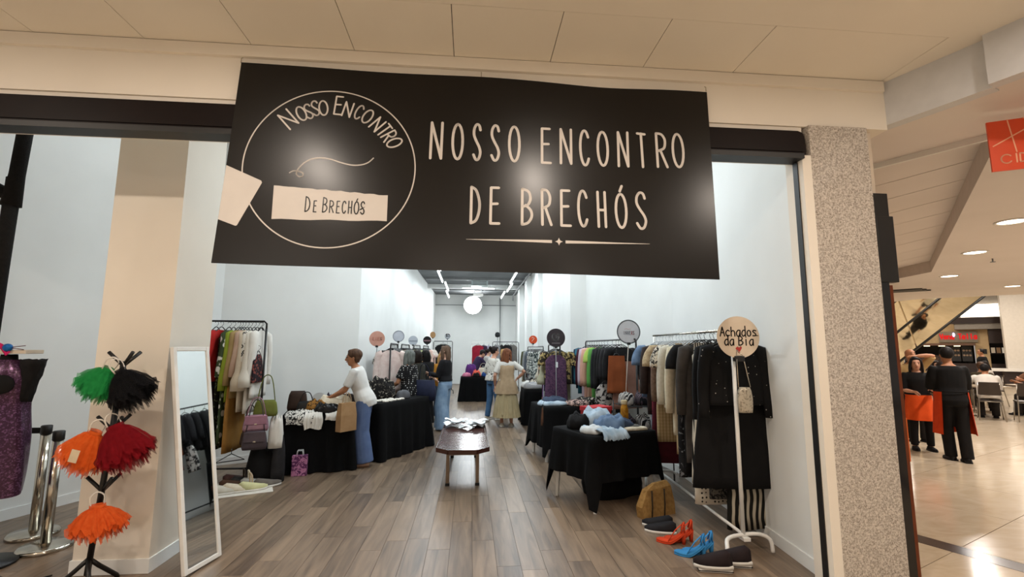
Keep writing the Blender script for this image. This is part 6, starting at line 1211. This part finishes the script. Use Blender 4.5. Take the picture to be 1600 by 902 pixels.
def cafe_table(label, x, y):
    t = thing('cafe_table', label, 'table', (x, y, 0)); MB().box(-.4, .4, -.4, .4, .71, .74, .006).build('table_top', mat('cafe_top', 'b8a78e', 'ac9b82', 'plain', .3), t, False); MB().tube([(0, 0, .03), (0, 0, .71)], .035, 10).build('pedestal', fr_m, t); MB().lathe([(.25, 0), (.25, .02), (.04, .05)], n=16).build('foot', fr_m, t)
WA = 45 - 90      # yaw of a person looking away from the viewer there
chair('dark café chair with chrome legs just right of the waiter', 11.35, 10.45, -60); chair('empty dark café chair with its back to us at the right', 12.75, 9.95, -42); chair('dark café chair at the right edge of the food court', 13.6, 9.7, -45); chair('dark café chair left of the waitress', 11.6, 12.6, -30)
cafe_table('café table of the man in the white shirt', 12.75, 10.95); cafe_table('café table further back among the diners', 14.4, 12.6); cafe_table('café table at the right edge among the diners', 14.4, 11.0)
sit_f = [(-.12, .42, .075), (.12, .45, .075)]
dnr = C('diner_dark', '1d1917', '26211e')
chair('dark café chair carrying the man in the white shirt', 12.2, 10.30, -45)
person('seated man in a white shirt leaning over a café table', (12.2, 10.30, 0), -45, 1.74, SK[1], 'crop', h_bk, (C('diner_white_shirt', 'd8d2c8', 'ccc6bc'), .95, .2, .02), ('trousers', dnr, .02, .05), (blk, sol_b), lean=24, sit=.46, hands=[(-.3, .50, .80), (.1, .5, .78)], feet=sit_f, head=(-20, 0), male=True, vox=.018)
SEATED = [('seated diner holding up a phone at the left of the man in white', 12.1, 11.35, 165, SK[1], 'short', h_dk, '8c6a4a'), ('seated diner in a patterned pale shirt behind the waiter', 12.6, 13.3, -60, SK[1], 'short', h_dk, 'b9ac98'), ('seated woman in beige facing us near the beige pier', 14.2, 13.4, 140, SK[2], 'shoulder', h_dk, 'b79c78'),
          ('seated woman with dark long hair in a white top at the back', 15.4, 12.9, 60, SK[2], 'long', h_dk, 'cfc7bb'), ('seated diner in dark olive at the right behind the man in white', 13.6, 11.6, -50, SK[1], 'short', h_br, '4c4433'), ('seated diner in orange at the right edge', 14.0, 10.6, 20, SK[1], 'shoulder', h_br, 'b5682c'), ('seated diner in brown beside the orange one', 15.2, 11.6, 100, SK[0], 'short', h_dk, '6d4a34'), ('seated diner in tan half hidden left of the waitress', 12.3, 13.6, 120, SK[1], 'short', h_dk, 'a88a5c')]
for i, (lb, x, y, yw, sk, hs_, hc_, cl_) in enumerate(SEATED):
    person(lb, (x, y, 0), yw, 1.66, sk, hs_, hc_, (C('diner_%s' % cl_, cl_), .6, .2, .03), ('trousers', dnr, .02, .05), (blk, sol_b), lean=8, sit=.46, hands=[(-.15, .38, .82), (.18, .36, .86)], feet=sit_f, vox=.022); 
    chair('dark café chair under the %s' % lb.replace('seated ', '').split(' in ')[0].split(' holding')[0].split(' with')[0] + ', ' + ('first', 'second', 'third', 'fourth', 'fifth', 'sixth', 'seventh', 'eighth')[i] + ' from the left', x, y, yw)
t = thing('phone', 'lit smartphone held up by the diner beside the man in white', 'phone', (12.15, 10.95, .98), R(-45)); t.rotation_euler = (R(-35), R(12), R(-45)); MB().box(-.085, .085, -.005, .005, -.045, .045, .004).build('case', M_black, t, False); MB().box(-.08, .08, -.0065, -.0052, -.04, .04).build('screen', mat('phone_screen', 'b9c3e6', pat='flat', emit=1.2), t, False)
# waiters
orn = C('orange_apron', 'd9521a', 'cd4a14'); 
def apron(t, d, a0, a1, z0, z1, r0, r1, m, nm='apron'):
    k = d['k']; n = 24; mb = MB()
    for off in (0, .006):
        kk = len(mb.v)
        for j in range(6):
            q = j / 5; z = (z0 + (z1 - z0) * q) * k; rx = (r0 + (r1 - r0) * q) * k + off
            for i in range(n + 1): a = R(a0 + (a1 - a0) * i / n); f = .012 * q * math.sin(a * 7); mb.v.append(Vector(((rx + f) * math.cos(a), (rx * .82 + f) * math.sin(a), z)))
        for j in range(5):
            for i in range(n): a = kk + j * (n + 1) + i; mb.f.append((a, a + 1, a + n + 2, a + n + 1))
    mb.build(nm, m, t); MB().tube([Vector(((r0 + .008) * k * math.cos(a), (r0 + .008) * .82 * k * math.sin(a), (z0 - .01) * k)) for a in [2 * math.pi * i / 24 for i in range(25)]], [(.004, .012)] * 25, 6).build('apron_tie', blk, t)
person('waitress in black with a short orange apron and long dark hair', (7.36, 7.30, 0), 150, 1.52, SK[0], 'long', h_bk, (C('waiter_black', '080707', '0c0a0a'), .55, .2, .02), ('trousers', C('waiter_trousers', '0d0b0a', '120f0e'), .005, .08), (C('black_flats', '120f0f'), sol_b), lean=2, hands=[(-.10, .30, 1.10), (.12, .26, 1.02)], feet=[(-.11, .0, .075), (.12, .02, .075)], head=(0, -5), vox=.012, extra=lambda t, d: apron(t, d, -15, 195, .98, .52, .18, .21, orn))
person('waiter in black seen from behind with an orange apron', (7.14, 6.55, 0), -25, 1.68, SK[1], 'crop', h_bk, (C('waiter_black', '100e0e'), .98, .2, .02), ('trousers', C('waiter_trousers', '1a1615'), .02, .05), (C('black_shoes', '0e0c0c', rough=.35), sol_b), lean=0, hands=[(-.12, .28, 1.05), (.14, .3, 1.0)], feet=[(-.05, .06, .075), (.07, -.10, .075)], male=True, vox=.012, extra=lambda t, d: apron(t, d, -40, 220, 1.0, .38, .19, .235, C('orange_apron_long', 'cf4216', 'c23a10')))
bd = person('bald man behind the waiters with one arm raised to his head', (7.95, 7.95, 0), 165, 1.66, SK[1], 'bald', h_bk, (C('diner_tan', 'a88a5c'), .5, .2, .02), ('trousers', dnr, .02, .05), (blk, sol_b), head=(-12, 0), hands=[(.0, .16, 1.50), (.2, .1, .85)], poles=[(-1, .2, .2), None], male=True, vox=.014)

# two visitors near the escalator, seen in its mirror panels
person('visitor in a white shirt and dark shorts mirrored in the escalator panels', (19.7, 14.75, 0), 40, 1.72, SK[1], 'crop', h_bk, (C('visitor_white', 'd6d2c8'), .45, .2, .03), ('trousers', dnr, .03, .55), (blk, sol_b), vox=.022, male=True, feet=[(-.1, .18, .075), (.1, -.14, .09)])
person('visitor dressed in black mirrored in the escalator panels', (19.1, 16.2, 0), 60, 1.70, SK[1], 'crop', h_bk, (C('visitor_black', '0c0b0b'), .95, .2, .03), ('trousers', dnr, .03, .05), (blk, sol_b), vox=.022, male=True, feet=[(-.1, -.16, .09), (.1, .16, .075)])
